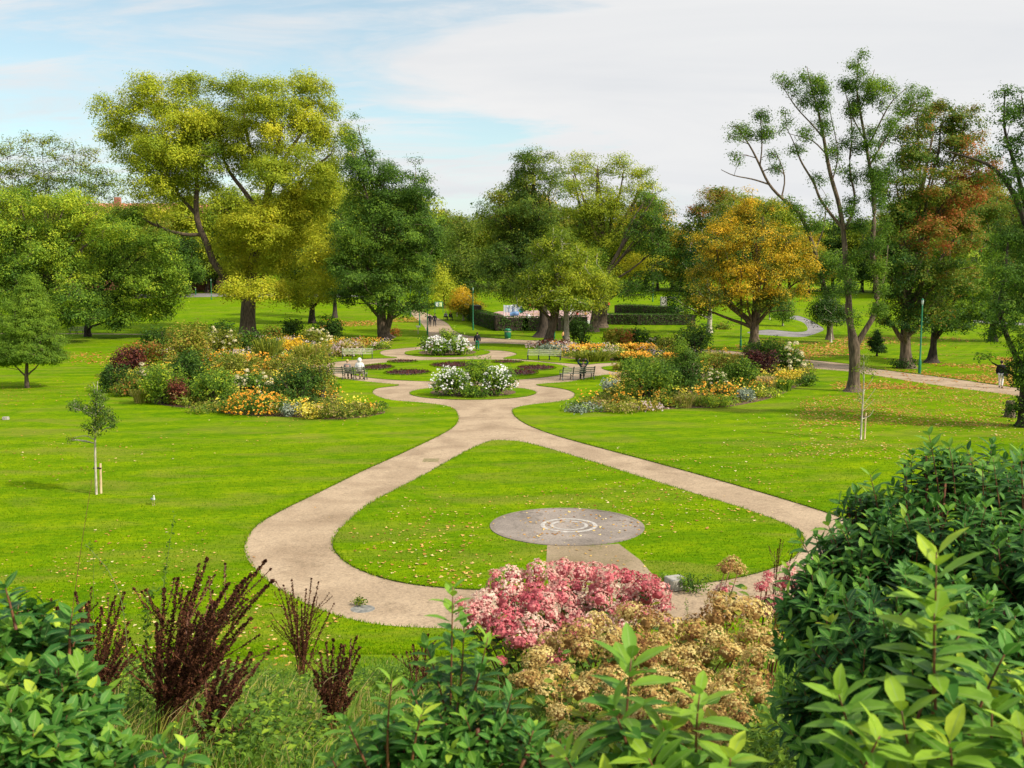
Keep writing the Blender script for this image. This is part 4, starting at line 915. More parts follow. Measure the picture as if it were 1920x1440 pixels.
def grassy(label, cat, px, py, w, h, mat, hue, n=260, tops=None, name='grass_clump', bladew=1.1, lean=.5):
    b = at(px, py); k = b.y / F; root = empty(name, b, label, cat)
    mb = MB(); Wm, Hm = w * k / 2, h * k; wd = bladew * k
    a = R.uniform(0, 6.28, n); r0 = np.sqrt(R.random(n)) * Wm * .6; d = a + R.normal(size=n) * .5
    H = Hm * R.uniform(.55, 1.05, n); L = Wm * R.uniform(.1, .9, n) * lean * 1.2
    B = np.column_stack([np.cos(a) * r0, np.sin(a) * r0 * .8, np.zeros(n)])
    dr = np.column_stack([np.cos(d), np.sin(d), np.zeros(n)]); sd = np.column_stack([R.normal(size=n), R.normal(size=n) * .4, np.zeros(n)]); sd = nrm(sd) * wd
    up = np.array([0, 0, 1.])
    p0 = B; p1 = B + dr * (L * .3)[:, None] + up * (H * .6)[:, None]; p2 = B + dr * (L * .75)[:, None] + up * (H * .95)[:, None]; p3 = B + dr * (L * 1.15)[:, None] + up * (H * .88)[:, None]
    V = np.stack([p0 - sd, p0 + sd, p1 - sd, p1 + sd, p2 - sd * .7, p2 + sd * .7, p3, p3 + sd * .1], 1).reshape(-1, 3)
    q = np.array([[0, 1, 3, 2], [2, 3, 5, 4], [4, 5, 7, 6]])
    Fa = (np.arange(n)[:, None, None] * 8 + q[None]).reshape(-1, 4)
    mb.add(V, Fa, np.repeat(np.clip(hue + R.normal(size=n) * .18, 0, 1), 3))
    mb.build('blades', M[mat], root)
    if tops:
        fb = MB(); i = R.permutation(n)[:int(n * tops[1])]; Q = p2[i]
        Q = np.repeat(Q, 3, 0) + R.normal(size=(len(Q) * 3, 3)) * wd * 1.3
        add_leaves(fb, Q, tops[2] * k, R.normal(.5, .22, len(Q)), np.array([0, -.4, .8]), .5, .9, droop=0)
        o = fb.build('blossoms', M[tops[0]], root); o['kind'] = 'stuff'
    return root
S = shrub; Gc = grassy
HW = lambda n, r=3.4: [('head', 'cream_f', n, r, .12, .5)]
# ---- left border
S('dark green rounded bush at the back left of the left border', 'shrub', 302, 662, 62, 50, 'green', .2)
S('large olive-gold loose shrub at the back of the left border', 'shrub', 347, 692, 92, 84, 'olive', .72, lumps=10, spread=.16)
S('purple smoke-coloured bush at the far left end of the left border', 'shrub', 243, 706, 66, 48, 'copper', .6, spread=.2)
S('gold-tipped shrub above the purple bush at the left end', 'shrub', 262, 690, 80, 46, 'rust', .55, spread=.2, loose=.3)
S('dark low bush forming the left tip of the left border', 'shrub', 216, 736, 50, 58, 'green', .12, spread=.12)
S('brownish green shrub at the front left corner of the left border', 'shrub', 243, 742, 56, 36, 'rust', .35, spread=.18)
S('hydrangea with a few cream heads near the left end of the left border', 'hydrangea', 278, 728, 44, 40, 'olive', .35, [('head', 'cream_f', 22, 4.2, .1, .4)], name='hydrangea')
S('pale green upright shrub at the front of the left border', 'shrub', 308, 757, 72, 72, 'green', .6)
S('dark glossy shrub in the middle of the left border', 'shrub', 358, 742, 78, 82, 'green', .18, lumps=9)
S('small red-bronze shrub at the front of the left border', 'shrub', 334, 760, 34, 46, 'copper', .9, spread=.15)
S('broad mid-green shrub beside the daisies in the left border', 'shrub', 402, 758, 88, 66, 'green', .52, lumps=9)
S('orange-flowered plant behind the broad mid-green shrub', 'perennial', 412, 692, 60, 28, 'olive', .6, [('f', 'orange_f', 42, 1.9, .2, .6)], name='perennial')
S('cream-headed hydrangea near the thick tree trunk', 'hydrangea', 412, 668, 64, 50, 'straw', .3, [('head', 'cream_f', 46, 3.0, .1, .5)], name='hydrangea')
S('dark green bush in front of the thick tree trunk', 'shrub', 420, 642, 62, 42, 'green', .22)
S('dark low bush right at the foot of the thick trunk', 'shrub', 462, 662, 60, 42, 'green', .25)
S('tall yellow-green foliage patch behind the white-headed hydrangea', 'perennial', 440, 712, 70, 46, 'straw', .28, name='perennial', spread=.2)
S('orange-topped perennials behind the white-headed hydrangea', 'perennial', 482, 702, 70, 36, 'olive', .7, [('f', 'orange_f', 105, 1.9, .1, .6)], name='perennial')
S('yellow-green perennial mass in the middle of the left border', 'perennial', 545, 702, 90, 34, 'straw', .32, name='perennial', spread=.2)
S('hydrangea with round blush-white heads beside the dark dome', 'hydrangea', 476, 744, 74, 42, 'green', .35, [('head', 'cream_f', 44, 4.0, .12, .35)], name='hydrangea')
S('orange-yellow daisy mass at the front of the left border', 'daisies', 482, 774, 112, 36, 'green', .4, [('f', 'orange_f', 364, 2.0, .12, .35)], name='daisy_clump')
S('dense dark green dome shrub at the front right of the left border', 'shrub', 556, 758, 106, 66, 'green', .2, lumps=4, spread=.1)
S('loose olive-brown twiggy shrub beside the dark dome', 'shrub', 603, 752, 58, 86, 'olive', .6, spread=.2, loose=.35, lai=2.4)
S('dark red-green bush behind the ornamental grass', 'shrub', 508, 640, 50, 28, 'rust', .42)
S('dark brown-green bush left of the round bush', 'shrub', 548, 634, 42, 34, 'olive', .15)
S('cream panicle hydrangea in front of the round dark bush', 'hydrangea', 594, 652, 62, 34, 'straw', .35, [('head', 'cream_f', 44, 2.7, .1, .5)], name='hydrangea')
S('round glossy dark bush left of the back bench', 'shrub', 612, 642, 66, 52, 'green', .13, lumps=3, spread=.08)
S('yellow shrub by the ornamental grass', 'shrub', 545, 668, 56, 30, 'gold', .8, spread=.2)
Gc('spiky green ornamental grass clump behind the left shrubs', 'grass clump', 503, 682, 70, 50, 'straw', .2)
Gc('yellow-green arching grass clump before the cream panicle hydrangea', 'grass clump', 585, 680, 84, 38, 'straw', .5)
S('small orange-flowered clump beside the spiky grass', 'perennial', 534, 684, 26, 18, 'olive', .6, [('f', 'orange_f', 35, 1.9, .1, .5)], name='perennial')
S('low yellow-green groundcover at the right tip of the left border', 'groundcover', 640, 781, 118, 24, 'straw', .35, name='groundcover', lumps=12, spread=.24)
S('low brownish groundcover by the lawn at the right tip', 'groundcover', 690, 776, 60, 14, 'olive', .8, name='groundcover', spread=.2)
S('silver-leaved clump beside the daisies', 'perennial', 545, 780, 34, 24, 'silver', .5, name='perennial')
S('pale yellow variegated clump near the silver-leaved clump', 'perennial', 576, 784, 48, 24, 'yellow_f', .6, name='perennial', spread=.25)
S('low green edging plants left of the daisies', 'groundcover', 395, 772, 90, 12, 'olive', .6, name='groundcover')
S('tan and pink perennials left of the back bench', 'perennial', 650, 668, 60, 26, 'straw', .7, [('f', 'mauve_f', 110, 2, .1, .6)], name='perennial', spread=.25)
S('reddish feathery perennials behind the back bench', 'perennial', 676, 653, 56, 15, 'rust', .7, name='perennial', spread=.2)
S('low pale green hosta row at the right end behind the back bench', 'hosta', 712, 653, 42, 11, 'green', .85, name='hosta')
S('small leafy plant by the seated couple bench', 'perennial', 626, 735, 22, 18, 'green', .6, name='perennial')
Gc('tan feathery grass at the front left of the border', 'grass clump', 268, 755, 50, 26, 'straw', .6)
S('red-leaved twiggy plant in the grass near the forked maple', 'shrub', 740, 631, 26, 14, 'rust', .7, lai=2)
# ---- right border
S('round dark clipped bush beside the pale trunks', 'shrub', 1091, 645, 54, 46, 'green', .13, lumps=3, spread=.08)
S('golden-green bush right of the round clipped bush', 'shrub', 1148, 652, 38, 36, 'olive', .75)
S('bronze-red bush between gold and dark bushes', 'shrub', 1168, 652, 36, 34, 'rust', .72)
S('dark green bush next to the bronze-red bush', 'shrub', 1200, 650, 50, 34, 'green', .2)
S('low bush with cream blooms behind the orange lilies', 'shrub', 1226, 652, 34, 20, 'olive', .4, [('head', 'cream_f', 16, 2.4, .1, .5)])
Gc('orange-flowered lilies in a row by the far bench', 'lilies', 1098, 663, 80, 16, 'straw', .35, 300, ('orange_f', .8, 3.2), name='lily_clump')
Gc('orange lily drift in the back row, right of the bronze bush', 'lilies', 1200, 663, 70, 18, 'straw', .35, 300, ('orange_f', .9, 3.2), name='lily_clump')
Gc('orange lily drift in the front row', 'lilies', 1192, 678, 66, 18, 'straw', .35, 260, ('orange_f', .9, 3.2), name='lily_clump')
Gc('small orange lily tuft left of the big round dark bush', 'lilies', 1258, 680, 30, 18, 'straw', .35, 120, ('orange_f', .9, 3.2), name='lily_clump')
Gc('long yellow-green leafy strip behind the right bench', 'perennials', 1110, 677, 100, 20, 'straw', .3, 420, name='perennial_strip')
Gc('yellow-green strip beneath the orange lilies', 'perennials', 1180, 675, 90, 18, 'straw', .35, 320, name='perennial_strip')
S('grey-green silvery edging plants behind the right bench', 'perennial', 1038, 662, 60, 16, 'silver', .35, name='perennial')
S('low mauve-brown perennials along the path behind the bench', 'perennial', 1030, 652, 90, 12, 'copper', .8, [('f', 'mauve_f', 90, 2, .1, .6)], name='perennial')
S('pale silvery tuft in front of the yellow-green strip', 'perennial', 1117, 674, 28, 14, 'silver', .6, name='perennial')
S('big round dark bush behind the small garden tree', 'shrub', 1304, 667, 68, 56, 'green', .2, lumps=5, spread=.1)
S('yellow-green leafy mass left of the big round dark bush', 'perennial', 1262, 662, 60, 30, 'straw', .2, name='perennial', spread=.2)
tree('garden_tree', 'small dark bushy tree with a slim stem standing in the right border', 'tree', (1286, 745),
     [(1282, 670, 26, 24, .35), (1270, 700, 28, 20, .25), (1300, 700, 26, 22, .22), (1285, 718, 30, 14, .25), (1275, 650, 14, 14, .6)], 'green', 'bark', 2.4, 3.2, .07, trunk_top=660)
S('broad green viburnum-like shrub at the left of the right border', 'shrub', 1212, 752, 94, 74, 'green', .48, lumps=9)
S('lighter green shrub between the broad one and the garden tree', 'shrub', 1245, 748, 58, 56, 'green', .42)
S('green bushy mass behind the broad green shrub', 'shrub', 1238, 712, 90, 40, 'green', .5)
S('tan dried perennial clump at the left of the broad green shrub', 'perennial', 1166, 726, 36, 30, 'straw', .85, name='perennial', spread=.15)
S('pale silvery-green clump near the right bench lawn', 'perennial', 1145, 738, 34, 26, 'silver', .5, name='perennial')
S('rusty olive shrub in the middle of the right border', 'shrub', 1352, 722, 62, 56, 'olive', .75, spread=.18)
S('rounded mid-green shrub right of the rusty olive one', 'shrub', 1388, 730, 66, 58, 'green', .45)
S('low bright shrub between the garden tree and olive shrub', 'shrub', 1330, 690, 60, 26, 'green', .6)
S('dark red-purple barberry at the right of the border', 'shrub', 1425, 706, 62, 48, 'copper', .4, lumps=8)
S('green bush behind the dark red barberry', 'shrub', 1432, 682, 76, 44, 'green', .35)
S('brown-tipped bush at the back right of the right border', 'shrub', 1452, 668, 40, 30, 'olive', .6)
S('hydrangea with a string of large cream heads at right', 'hydrangea', 1480, 702, 44, 52, 'green', .35, [('head', 'cream_f', 28, 4.2, .15, .3)], name='hydrangea')
S('bright yellow flower mound at the right end of the border', 'shrub', 1482, 716, 52, 24, 'yellow_f', .35, spread=.2)
S('low cream-headed hydrangea beside the olive shrub', 'hydrangea', 1342, 732, 44, 36, 'green', .4, [('head', 'cream_f', 34, 2.6, .12, .4)], name='hydrangea')
S('orange daisy patch at the front centre of the right border', 'daisies', 1358, 742, 60, 20, 'olive', .5, [('f', 'orange_f', 154, 2.0, .1, .35)], name='daisy_clump')
S('small orange daisy patch at the front left of the right border', 'daisies', 1168, 758, 40, 18, 'olive', .55, [('f', 'orange_f', 49, 1.9, .1, .35)], name='daisy_clump')
S('small orange daisy tuft left of the broad green shrub', 'daisies', 1160, 742, 30, 20, 'olive', .55, [('f', 'orange_f', 28, 1.9, .1, .35)], name='daisy_clump')
S('yellow-orange daisy patch below the broad green shrub', 'daisies', 1246, 762, 34, 18, 'olive', .6, [('f', 'yellow_f', 90, 2.2, .1, .35)], name='daisy_clump')
S('silver groundcover at the left tip of the right border', 'groundcover', 1095, 771, 76, 11, 'silver', .4, name='groundcover')
S('low green and tan edging along the left front of the right border', 'groundcover', 1165, 770, 90, 14, 'straw', .5, name='groundcover', spread=.2)
S('brown and mauve low edging below the broad green shrub', 'groundcover', 1215, 769, 60, 14, 'olive', .85, [('f', 'mauve_f', 50, 2, .1, .4)], name='groundcover')
Gc('reddish-brown grass clump below the garden tree', 'grass clump', 1283, 764, 44, 26, 'straw', .7)
S('bright green hosta edging in front of the daisy patch', 'hosta', 1335, 761, 80, 16, 'green', .72, name='hosta')
S('silver-grey clump right of the orange daisy patch', 'perennial', 1400, 752, 32, 22, 'silver', .45, name='perennial')
Gc('rusty brown upright grasses below the barberry', 'grass clump', 1434, 734, 40, 30, 'straw', .9)
Gc('soft green grasses below the yellow mound', 'grass clump', 1470, 733, 40, 22, 'green', .6)
S('pale green edging plants at the right front', 'groundcover', 1440, 745, 60, 12, 'green', .8, name='groundcover')
S('dark green leafy clump at the right tip of the right border', 'perennial', 1512, 724, 32, 20, 'green', .4, name='perennial')
S('dense planting of small green shrubs on the side island', 'shrub', 1195, 694, 60, 22, 'green', .4)
S('olive-brown low plants on the side island', 'perennial', 1165, 694, 26, 12, 'olive', .7, name='perennial')
S('yellow-orange tuft behind the side island', 'perennial', 1240, 694, 50, 18, 'straw', .5, name='perennial', spread=.25)
S('dark feathery grass tuft beside the long hedge on the right lawn', 'shrub', 1300, 618, 24, 14, 'olive', .6, lai=2)
S('low scrubby weeds on the right lawn beside the pale trunk', 'shrub', 1352, 617, 40, 10, 'olive', .5, lai=2)
# ---- roundel plantings
FW = lambda n, r: [('f', 'white_f', n, r, .3, .6)]
S('far white anemone mound, left half', 'anemones', 817, 666, 56, 33, 'green', .5, FW(190, 1.7), name='anemone_clump')
S('far white anemone mound, right half', 'anemones', 862, 666, 50, 33, 'green', .55, FW(160, 1.7), name='anemone_clump')
S('leafy green shrub rising between the two far white mounds', 'shrub', 840, 662, 40, 46, 'green', .58, loose=.3)
S('near white anemone mound, left half', 'anemones', 844, 742, 80, 52, 'green', .45, FW(230, 1.7), name='anemone_clump')
S('near white anemone mound, right half', 'anemones', 936, 741, 72, 52, 'green', .48, FW(190, 1.7), name='anemone_clump')
S('leafy green shrub rising between the two near white mounds', 'shrub', 890, 737, 66, 66, 'green', .5, loose=.35, lai=3)
S('low leafy planting at the front of the near white mounds', 'perennial', 893, 744, 60, 22, 'green', .45, name='perennial')
# ---- hedges
def hedge(label, pts, hpx, wid):
    P = [at(*p) for p in pts]; root = empty('clipped_hedge', P[0], label, 'hedge')
    o = np.array(P[0]); mb = MB(); core = MB()
    for a, b in zip(P[:-1], P[1:]):
        k = a.y / F; H = hpx * k; L = (b - a).length; n = int(L * H * 60 + L * wid * 60)
        d = np.array((b - a).normalized()); s = np.array([-d[1], d[0], 0])
        t = R.random(n); w = R.uniform(-.5, .5, n); z = R.random(n)
        face = R.integers(0, 3, n)
        w = np.where(face == 0, -.5, np.where(face == 1, .5, w)); z = np.where(face == 2, 1, z)
        Q = np.array(a) + (np.array(b - a))[None] * t[:, None] + s * (w * wid)[:, None]; Q[:, 2] += z * H
        Q += R.normal(size=(n, 3)) * .05
        nb = s * (w * 1.6)[:, None]; nb[:, 2] += (z > .98) * .9 + .1
        add_leaves(mb, Q - o, .2, R.normal(.25, .1, n), nb, .5, .6)
        c = (np.array(a) + np.array(b)) / 2 - o; c[2] = (a.z + b.z) / 2 - o[2] + H * .47
        core.box(c, (L + wid * .6, wid * .86, H * .9), rz=math.atan2(d[1], d[0]))
    mb.build('foliage', M['green'], root); core.build('branch_core', M['bark_dark'], root)
hedge('long dark clipped hedge in front of the playground', [(868, 585), (895, 607), (935, 620), (985, 620), (1045, 620), (1092, 617)], 26, 1.3)
hedge('clipped hedge with a flat top right of the grey trunks', [(1137, 608), (1200, 609), (1296, 609)], 20, 1.6)
hedge('rounded back hedge behind the flat-topped one', [(1163, 587), (1215, 590), (1262, 592)], 17, 2.0)

# low mixed planting that covers the soil between the shrubs
def bedfill(polys, n, label):
    groups = {'green': MB(), 'olive': MB(), 'straw': MB()}
    for poly in polys:
        L_ = np.array(poly); lo_, hi_ = L_.min(0), L_.max(0)
        P = R.uniform(lo_, hi_, (int(n * np.prod(hi_ - lo_)), 2)); P = P[pip(P, poly)]
        sel = np.sin(P[:, 0] * 1.1 + 2) + np.sin(P[:, 1] * .8) + R.normal(size=len(P)) * .6
        for key, kk in (('green', sel < -.4), ('olive', (sel >= -.4) & (sel < .6)), ('straw', sel >= .6)):
            Q = P[kk]; h = R.uniform(.12, .6, len(Q)) * (1 + .5 * np.sin(Q[:, 0] * .9)); idx = np.repeat(np.arange(len(Q)), 26)
            q = np.column_stack([Q[idx], R.random(len(idx)) ** .6 * h[idx]]) + R.normal(size=(len(idx), 3)) * np.array([.22, .22, .02]); q[:, 2] = np.abs(q[:, 2]) + .02
            add_leaves(groups[key], q, .19, np.clip(.5 + R.normal(size=len(Q)) * .22, 0, 1)[idx] + R.normal(size=len(idx)) * .1, np.array([0, -.1, .8]), .8, .5)
    for k_, g in groups.items():
        o = g.build('mixed_perennials', M[k_]); tag(o, label % {'green': 'green', 'olive': 'olive', 'straw': 'yellow-green'}[k_], 'ground cover', kind='stuff')
bedfill([LB, LB2, RB, RB2], 2.6, 'low %s mixed perennials filling the borders between the shrubs')

def flecks(polys, n, mat, label, seed):
    m = MB()
    for poly in polys:
        L_ = np.array(poly); lo_, hi_ = L_.min(0), L_.max(0); P = R.uniform(lo_, hi_, (int(n * np.prod(hi_ - lo_)), 2)); P = P[pip(P, poly)]
        P = P[np.sin(P[:, 0] * 1.7 + seed) + np.sin(P[:, 1] * 1.1 + seed * 2) > .7]
        idx = np.repeat(np.arange(len(P)), 5); q = np.column_stack([P[idx], R.uniform(.45, .85, len(idx))]) + R.normal(size=(len(idx), 3)) * np.array([.16, .16, .03])
        add_leaves(m, q, .12, R.normal(.5, .2, len(q)), np.array([0, -.4, .9]), .5, .9, droop=0)
    o = m.build('small_blooms', M[mat]); tag(o, label, 'flowers', kind='stuff')
flecks([LB, LB2, RB, RB2], 2.2, 'orange_f', 'small orange blooms scattered through the borders', 1.0)
flecks([LB, LB2, RB, RB2], 2.4, 'yellow_f', 'small yellow blooms scattered through the borders', 3.3)
flecks([LB2, RB2], 3, 'mauve_f', 'small mauve blooms at the back of the borders', 5.1)
# ---------------------------------------------------------------- benches
def bench(px, py, length, rz, label, mat='slat', fourleg=4):
    b = at(px, py); r = empty('park_bench', b, label, 'bench', rz)
    sb = MB()
    for i in range(5): sb.box((0, -.22 + i * .105, .44), (length, .07, .035), bev=.006)
    sb.build('seat', M[mat], r)
    bb = MB()
    for i in range(3): bb.box((0, .27 + i * .045, .58 + i * .135), (length, .03, .085), rx=-.28, bev=.006)
    bb.build('backrest', M[mat], r)
    for i in range(fourleg):
        x = -length / 2 + .06 + i * (length - .12) / (fourleg - 1)
        m = MB()
        m.tube(bez((x, .30, 0), (x, .12, .22), (x, .26, .44), 6), .034, 6); m.tube(bez((x, .26, .44), (x, .30, .7), (x, .42, .95), 5), .034, 6)
        m.tube(bez((x, -.30, 0), (x, -.14, .22), (x, -.26, .42), 6), .034, 6); m.tube([(x, -.27, .41), (x, .28, .41)], .024, 6)
        m.tube(bez((x, -.2, .2), (x, 0, .4), (x, .2, .2), 6), .016, 5)
        m.box((x, .31, .012), (.06, .1, .03)); m.box((x, -.31, .012), (.06, .1, .03))
        m.build('leg', M['metal_black'], r, smooth=False)
        if i in (0, fourleg - 1):
            a = MB(); a.tube(bez((x, .33, .68), (x, -.05, .74), (x, -.3, .66), 7), .024, 6); a.tube(bez((x, -.3, .66), (x, -.36, .55), (x, -.27, .42), 5), .02, 6); a.build('armrest', M['metal_black'], r)
    return r
# ring benches: front faces -Y when rz=0
bench(670, 672.5, 2.55 * 1.0 + .2, .12 + math.radians(0), 'weathered pale bench facing the camera at the back left of the ring path', 'slat_g')
bench(1020, 675, 3.0, -.17, 'green-grey bench facing the camera at the back right of the ring path', 'slat_g')
bench(655, 711, 2.55, math.pi - .17, 'dark-framed bench seen from behind with two people, left side')
bench(1082, 711.5, 2.5, math.pi + .33, 'bench seen from behind with one person, right side')
bench(150, 626, 2.6, .05, 'shaded wooden bench under the left trees')

# ---------------------------------------------------------------- people
def skin_obj(name, J, Ed, mat, parent, root=0, sub=1):
    me = bpy.data.meshes.new(name + '_base')
    me.from_pydata([j[0] for j in J], Ed, [])
    o = bpy.data.objects.new(name, me); COL.objects.link(o)
    o.modifiers.new('skin', 'SKIN').use_smooth_shade = True
    o.modifiers.new('sub', 'SUBSURF').levels = sub
    for i, j in enumerate(J):
        sv = me.skin_vertices[0].data[i]; r = j[1]
        sv.radius = (r, r) if np.isscalar(r) else r
        sv.use_root = (i == root)
    dg = bpy.context.evaluated_depsgraph_get()
    nm = bpy.data.meshes.new_from_object(o.evaluated_get(dg)); nm.name = name
    bpy.data.objects.remove(o)
    nm.materials.clear(); nm.materials.append(mat)
    n = bpy.data.objects.new(name, nm); link(n, parent); return n
def cloth(name, c):
    k = 'cl_' + name
    if k not in M: M[k] = noisemat('cloth_' + name, tuple(q * .8 for q in c), c, 12, 4, .9, .2)
    return M[k]
M['skin'] = noisemat('skin', (.42, .24, .17), (.5, .3, .22), 5, 2, .55, 0)
def V3(*a): return a
def person(loc, label, pose, top, bottom, hair=(.03, .02, .015), rz=0, s=1.0, hood=None, shoe=(.02, .02, .02), coat=0.0, bag=None, group=None):
    r = empty('person', loc, label, 'person', rz, group); r.scale = (s, s, s)
    P = pose
    names = ['pelvis', 'waist', 'chest', 'neck', 'headlow', 'head', 'headtop', 'shL', 'elL', 'wrL', 'haL', 'shR', 'elR', 'wrR', 'haR', 'hipL', 'knL', 'anL', 'toL', 'hipR', 'knR', 'anR', 'toR']
    rad = dict(pelvis=(.13, .10), waist=(.12, .09), chest=(.15, .10), neck=.05, headlow=(.065, .07), head=(.078, .09), headtop=(.055, .06), sh=.06, el=.042, wr=.03, ha=.035, hip=.085, kn=.055, an=.04, to=.035)
    rr = lambda n: rad.get(n, rad.get(n[:-1]))
    J = [(P[n], rr(n)) for n in names]; I = {n: i for i, n in enumerate(names)}
    E = [('pelvis', 'waist'), ('waist', 'chest'), ('chest', 'neck'), ('neck', 'headlow'), ('headlow', 'head'), ('head', 'headtop')] + [(a + d, b + d) for d in 'LR' for a, b in (('sh', 'el'), ('el', 'wr'), ('wr', 'ha'), ('hip', 'kn'), ('kn', 'an'), ('an', 'to'))] + [('chest', 'shL'), ('chest', 'shR'), ('pelvis', 'hipL'), ('pelvis', 'hipR')]
    skin_obj('body', J, [(I[a], I[b]) for a, b in E], M['skin'], r)
    def part(nm, ns, es, add, mat, rt=0):
        JJ = []
        for n in ns:
            q = rr(n); JJ.append((P[n], tuple(x + add for x in q) if not np.isscalar(q) else q + add))
        ii = {n: i for i, n in enumerate(ns)}
        return skin_obj(nm, JJ, [(ii[a], ii[b]) for a, b in es], mat, r, rt)
    tn = ['waist', 'pelvis', 'chest', 'neck', 'shL', 'elL', 'wrL', 'shR', 'elR', 'wrR']
    part('jacket', tn, [('pelvis', 'waist'), ('waist', 'chest'), ('chest', 'neck'), ('chest', 'shL'), ('shL', 'elL'), ('elL', 'wrL'), ('chest', 'shR'), ('shR', 'elR'), ('elR', 'wrR')], .03 + coat, cloth(top[0], top[1]))
    part('trousers', ['pelvis', 'hipL', 'knL', 'anL', 'hipR', 'knR', 'anR'], [('pelvis', 'hipL'), ('hipL', 'knL'), ('knL', 'anL'), ('pelvis', 'hipR'), ('hipR', 'knR'), ('knR', 'anR')], .018, cloth(bottom[0], bottom[1]))
    for d in 'LR':
        m = MB(); a, t = np.array(P['an' + d]), np.array(P['to' + d]); c = (a + t) / 2; c[2] = min(a[2], t[2]) + .0
        v = t - a; m.ball((0, 0, 0), (.055, .14, .05), 8); o = m.build('shoe', cloth('shoe', shoe), r, smooth=True, loc=c); o.rotation_euler = (0, 0, math.atan2(v[1], v[0]) - math.pi / 2)
    h = np.array(P['head']); m = MB()
    if hood: m.ball(h + np.array([0, .02, .0]), (.14, .155, .17), 12); m.build('hood', cloth(hood[0], hood[1]), r, smooth=True)
    else:
        m.ball(h + np.array([0, .035, .045]), (.098, .105, .105), 12); m.build('hair', cloth('hair%d' % int(hair[0] * 999), hair), r, smooth=True)
        f = MB(); f.ball(h + np.array([0, -.105, -.01]), (.014, .022, .02), 6); f.ball(h + np.array([.03, -.088, .015]), .011, 6, mi=1); f.ball(h + np.array([-.03, -.088, .015]), .011, 6, mi=1); f.box(h + np.array([0, -.088, -.055]), (.045, .01, .01), mi=1)
        f.ball(h + np.array([.085, 0, 0]), (.012, .02, .03), 6); f.ball(h + np.array([-.085, 0, 0]), (.012, .02, .03), 6)
        f.build('face', [M['skin'], M['bark_dark']], r, smooth=True)
    if bag: m = MB(); m.box(bag, (.3, .14, .34), bev=.04); m.build('bag', cloth('bag', (.03, .02, .02)), r)
    return r
def stand(step=.25, arm=.12, swing=.2):
    return dict(pelvis=V3(0, 0, .95), waist=V3(0, .01, 1.12), chest=V3(0, .01, 1.34), neck=V3(0, 0, 1.5), headlow=V3(0, -.015, 1.57), head=V3(0, -.01, 1.65), headtop=V3(0, 0, 1.73),
                shL=V3(.19, .01, 1.41), elL=V3(.25 + arm * .3, .02 - swing * .3, 1.13), wrL=V3(.25 + arm * .4, -.1 - swing * .4, .9), haL=V3(.25 + arm * .4, -.14 - swing * .4, .82),
                shR=V3(-.19, .01, 1.41), elR=V3(-.25 - arm * .3, .06 + swing * .3, 1.13), wrR=V3(-.25 - arm * .4, .02 + swing * .3, .9), haR=V3(-.25 - arm * .4, .02 + swing * .3, .82),
                hipL=V3(.1, 0, .88), knL=V3(.1, -step * .45, .49), anL=V3(.1, -step * .5, .09), toL=V3(.11, -step * .5 - .15, .04),
                hipR=V3(-.1, 0, .88), knR=V3(-.1, step * .1, .49), anR=V3(-.1, step * .6, .12), toR=V3(-.11, step * .6 - .13, .04))
def sit(lean=.05, up=False):
    d = dict(pelvis=V3(0, 0, .52), waist=V3(0, .04, .68), chest=V3(0, .05 - lean, .9), neck=V3(0, .04 - lean, 1.06), headlow=V3(0, .02 - lean, 1.13), head=V3(0, .02 - lean, 1.21), headtop=V3(0, .03 - lean, 1.29),
             shL=V3(.18, .05 - lean, .97), elL=V3(.24, -.02, .74), wrL=V3(.14, -.22, .64), haL=V3(.08, -.3, .62),
             shR=V3(-.18, .05 - lean, .97), elR=V3(-.24, -.02, .74), wrR=V3(-.14, -.22, .64), haR=V3(-.08, -.3, .62),
             hipL=V3(.1, -.04, .52), knL=V3(.12, -.45, .52), anL=V3(.12, -.43, .1), toL=V3(.13, -.58, .04),
             hipR=V3(-.1, -.04, .52), knR=V3(-.12, -.45, .52), anR=V3(-.12, -.43, .1), toR=V3(-.13, -.58, .04))
    if up:
        d.update(elL=V3(.36, -.08, 1.12), wrL=V3(.24, -.12, 1.32), haL=V3(.16, -.1, 1.36), elR=V3(-.34, -.1, 1.08), wrR=V3(-.2, -.14, 1.3), haR=V3(-.13, -.12, 1.35))
    return d
person(at(895, 657), 'person walking away in a black jacket and green trousers by the far white flowers', stand(.25, .05), ('black', (.012, .012, .016)), ('green', (.01, .16, .08)), rz=math.pi + .1, coat=.015, s=1.02)
person(at(806, 612), 'person in black walking on the path, left one of the pair', stand(.3), ('black', (.012, .012, .016)), ('dark', (.02, .02, .025)), rz=.3, coat=.02, s=.98)
person(at(815, 612), 'person in black walking on the path, right one of the pair', stand(.35), ('black', (.012, .012, .016)), ('dark', (.02, .02, .025)), rz=.35, coat=.01)
person(at(1876, 727), 'person in a black jacket and white trousers walking under the right edge tree', stand(.25, .05), ('black', (.012, .012, .016)), ('white', (.7, .68, .64)), rz=math.pi * .8, s=1.0, coat=.03, bag=(-.28, .05, .95))
def seat_pt(px, py, dz=0): b = at(px, py); return b
def on_bench(bpx, bpy_, brz, dx, **kw):
    b = at(bpx, bpy_); M_ = Matrix.Rotation(brz, 4, 'Z'); return b + (M_ @ Vector((dx, .02, 0)))
person(on_bench(655, 711, math.pi - .17, .12), 'blonde person in grey seated on the left near bench', sit(), ('grey', (.2, .18, .17)), ('dark', (.02, .02, .025)), hair=(.5, .36, .16), rz=math.pi - .17, s=1.05)
person(on_bench(655, 711, math.pi - .17, -.75), 'person in a white hooded coat seated at the bench end', sit(.12), ('white', (.7, .68, .64)), ('cream', (.5, .42, .3)), hood=('white', (.72, .7, .66)), rz=math.pi - .17, s=1.12, coat=.035)
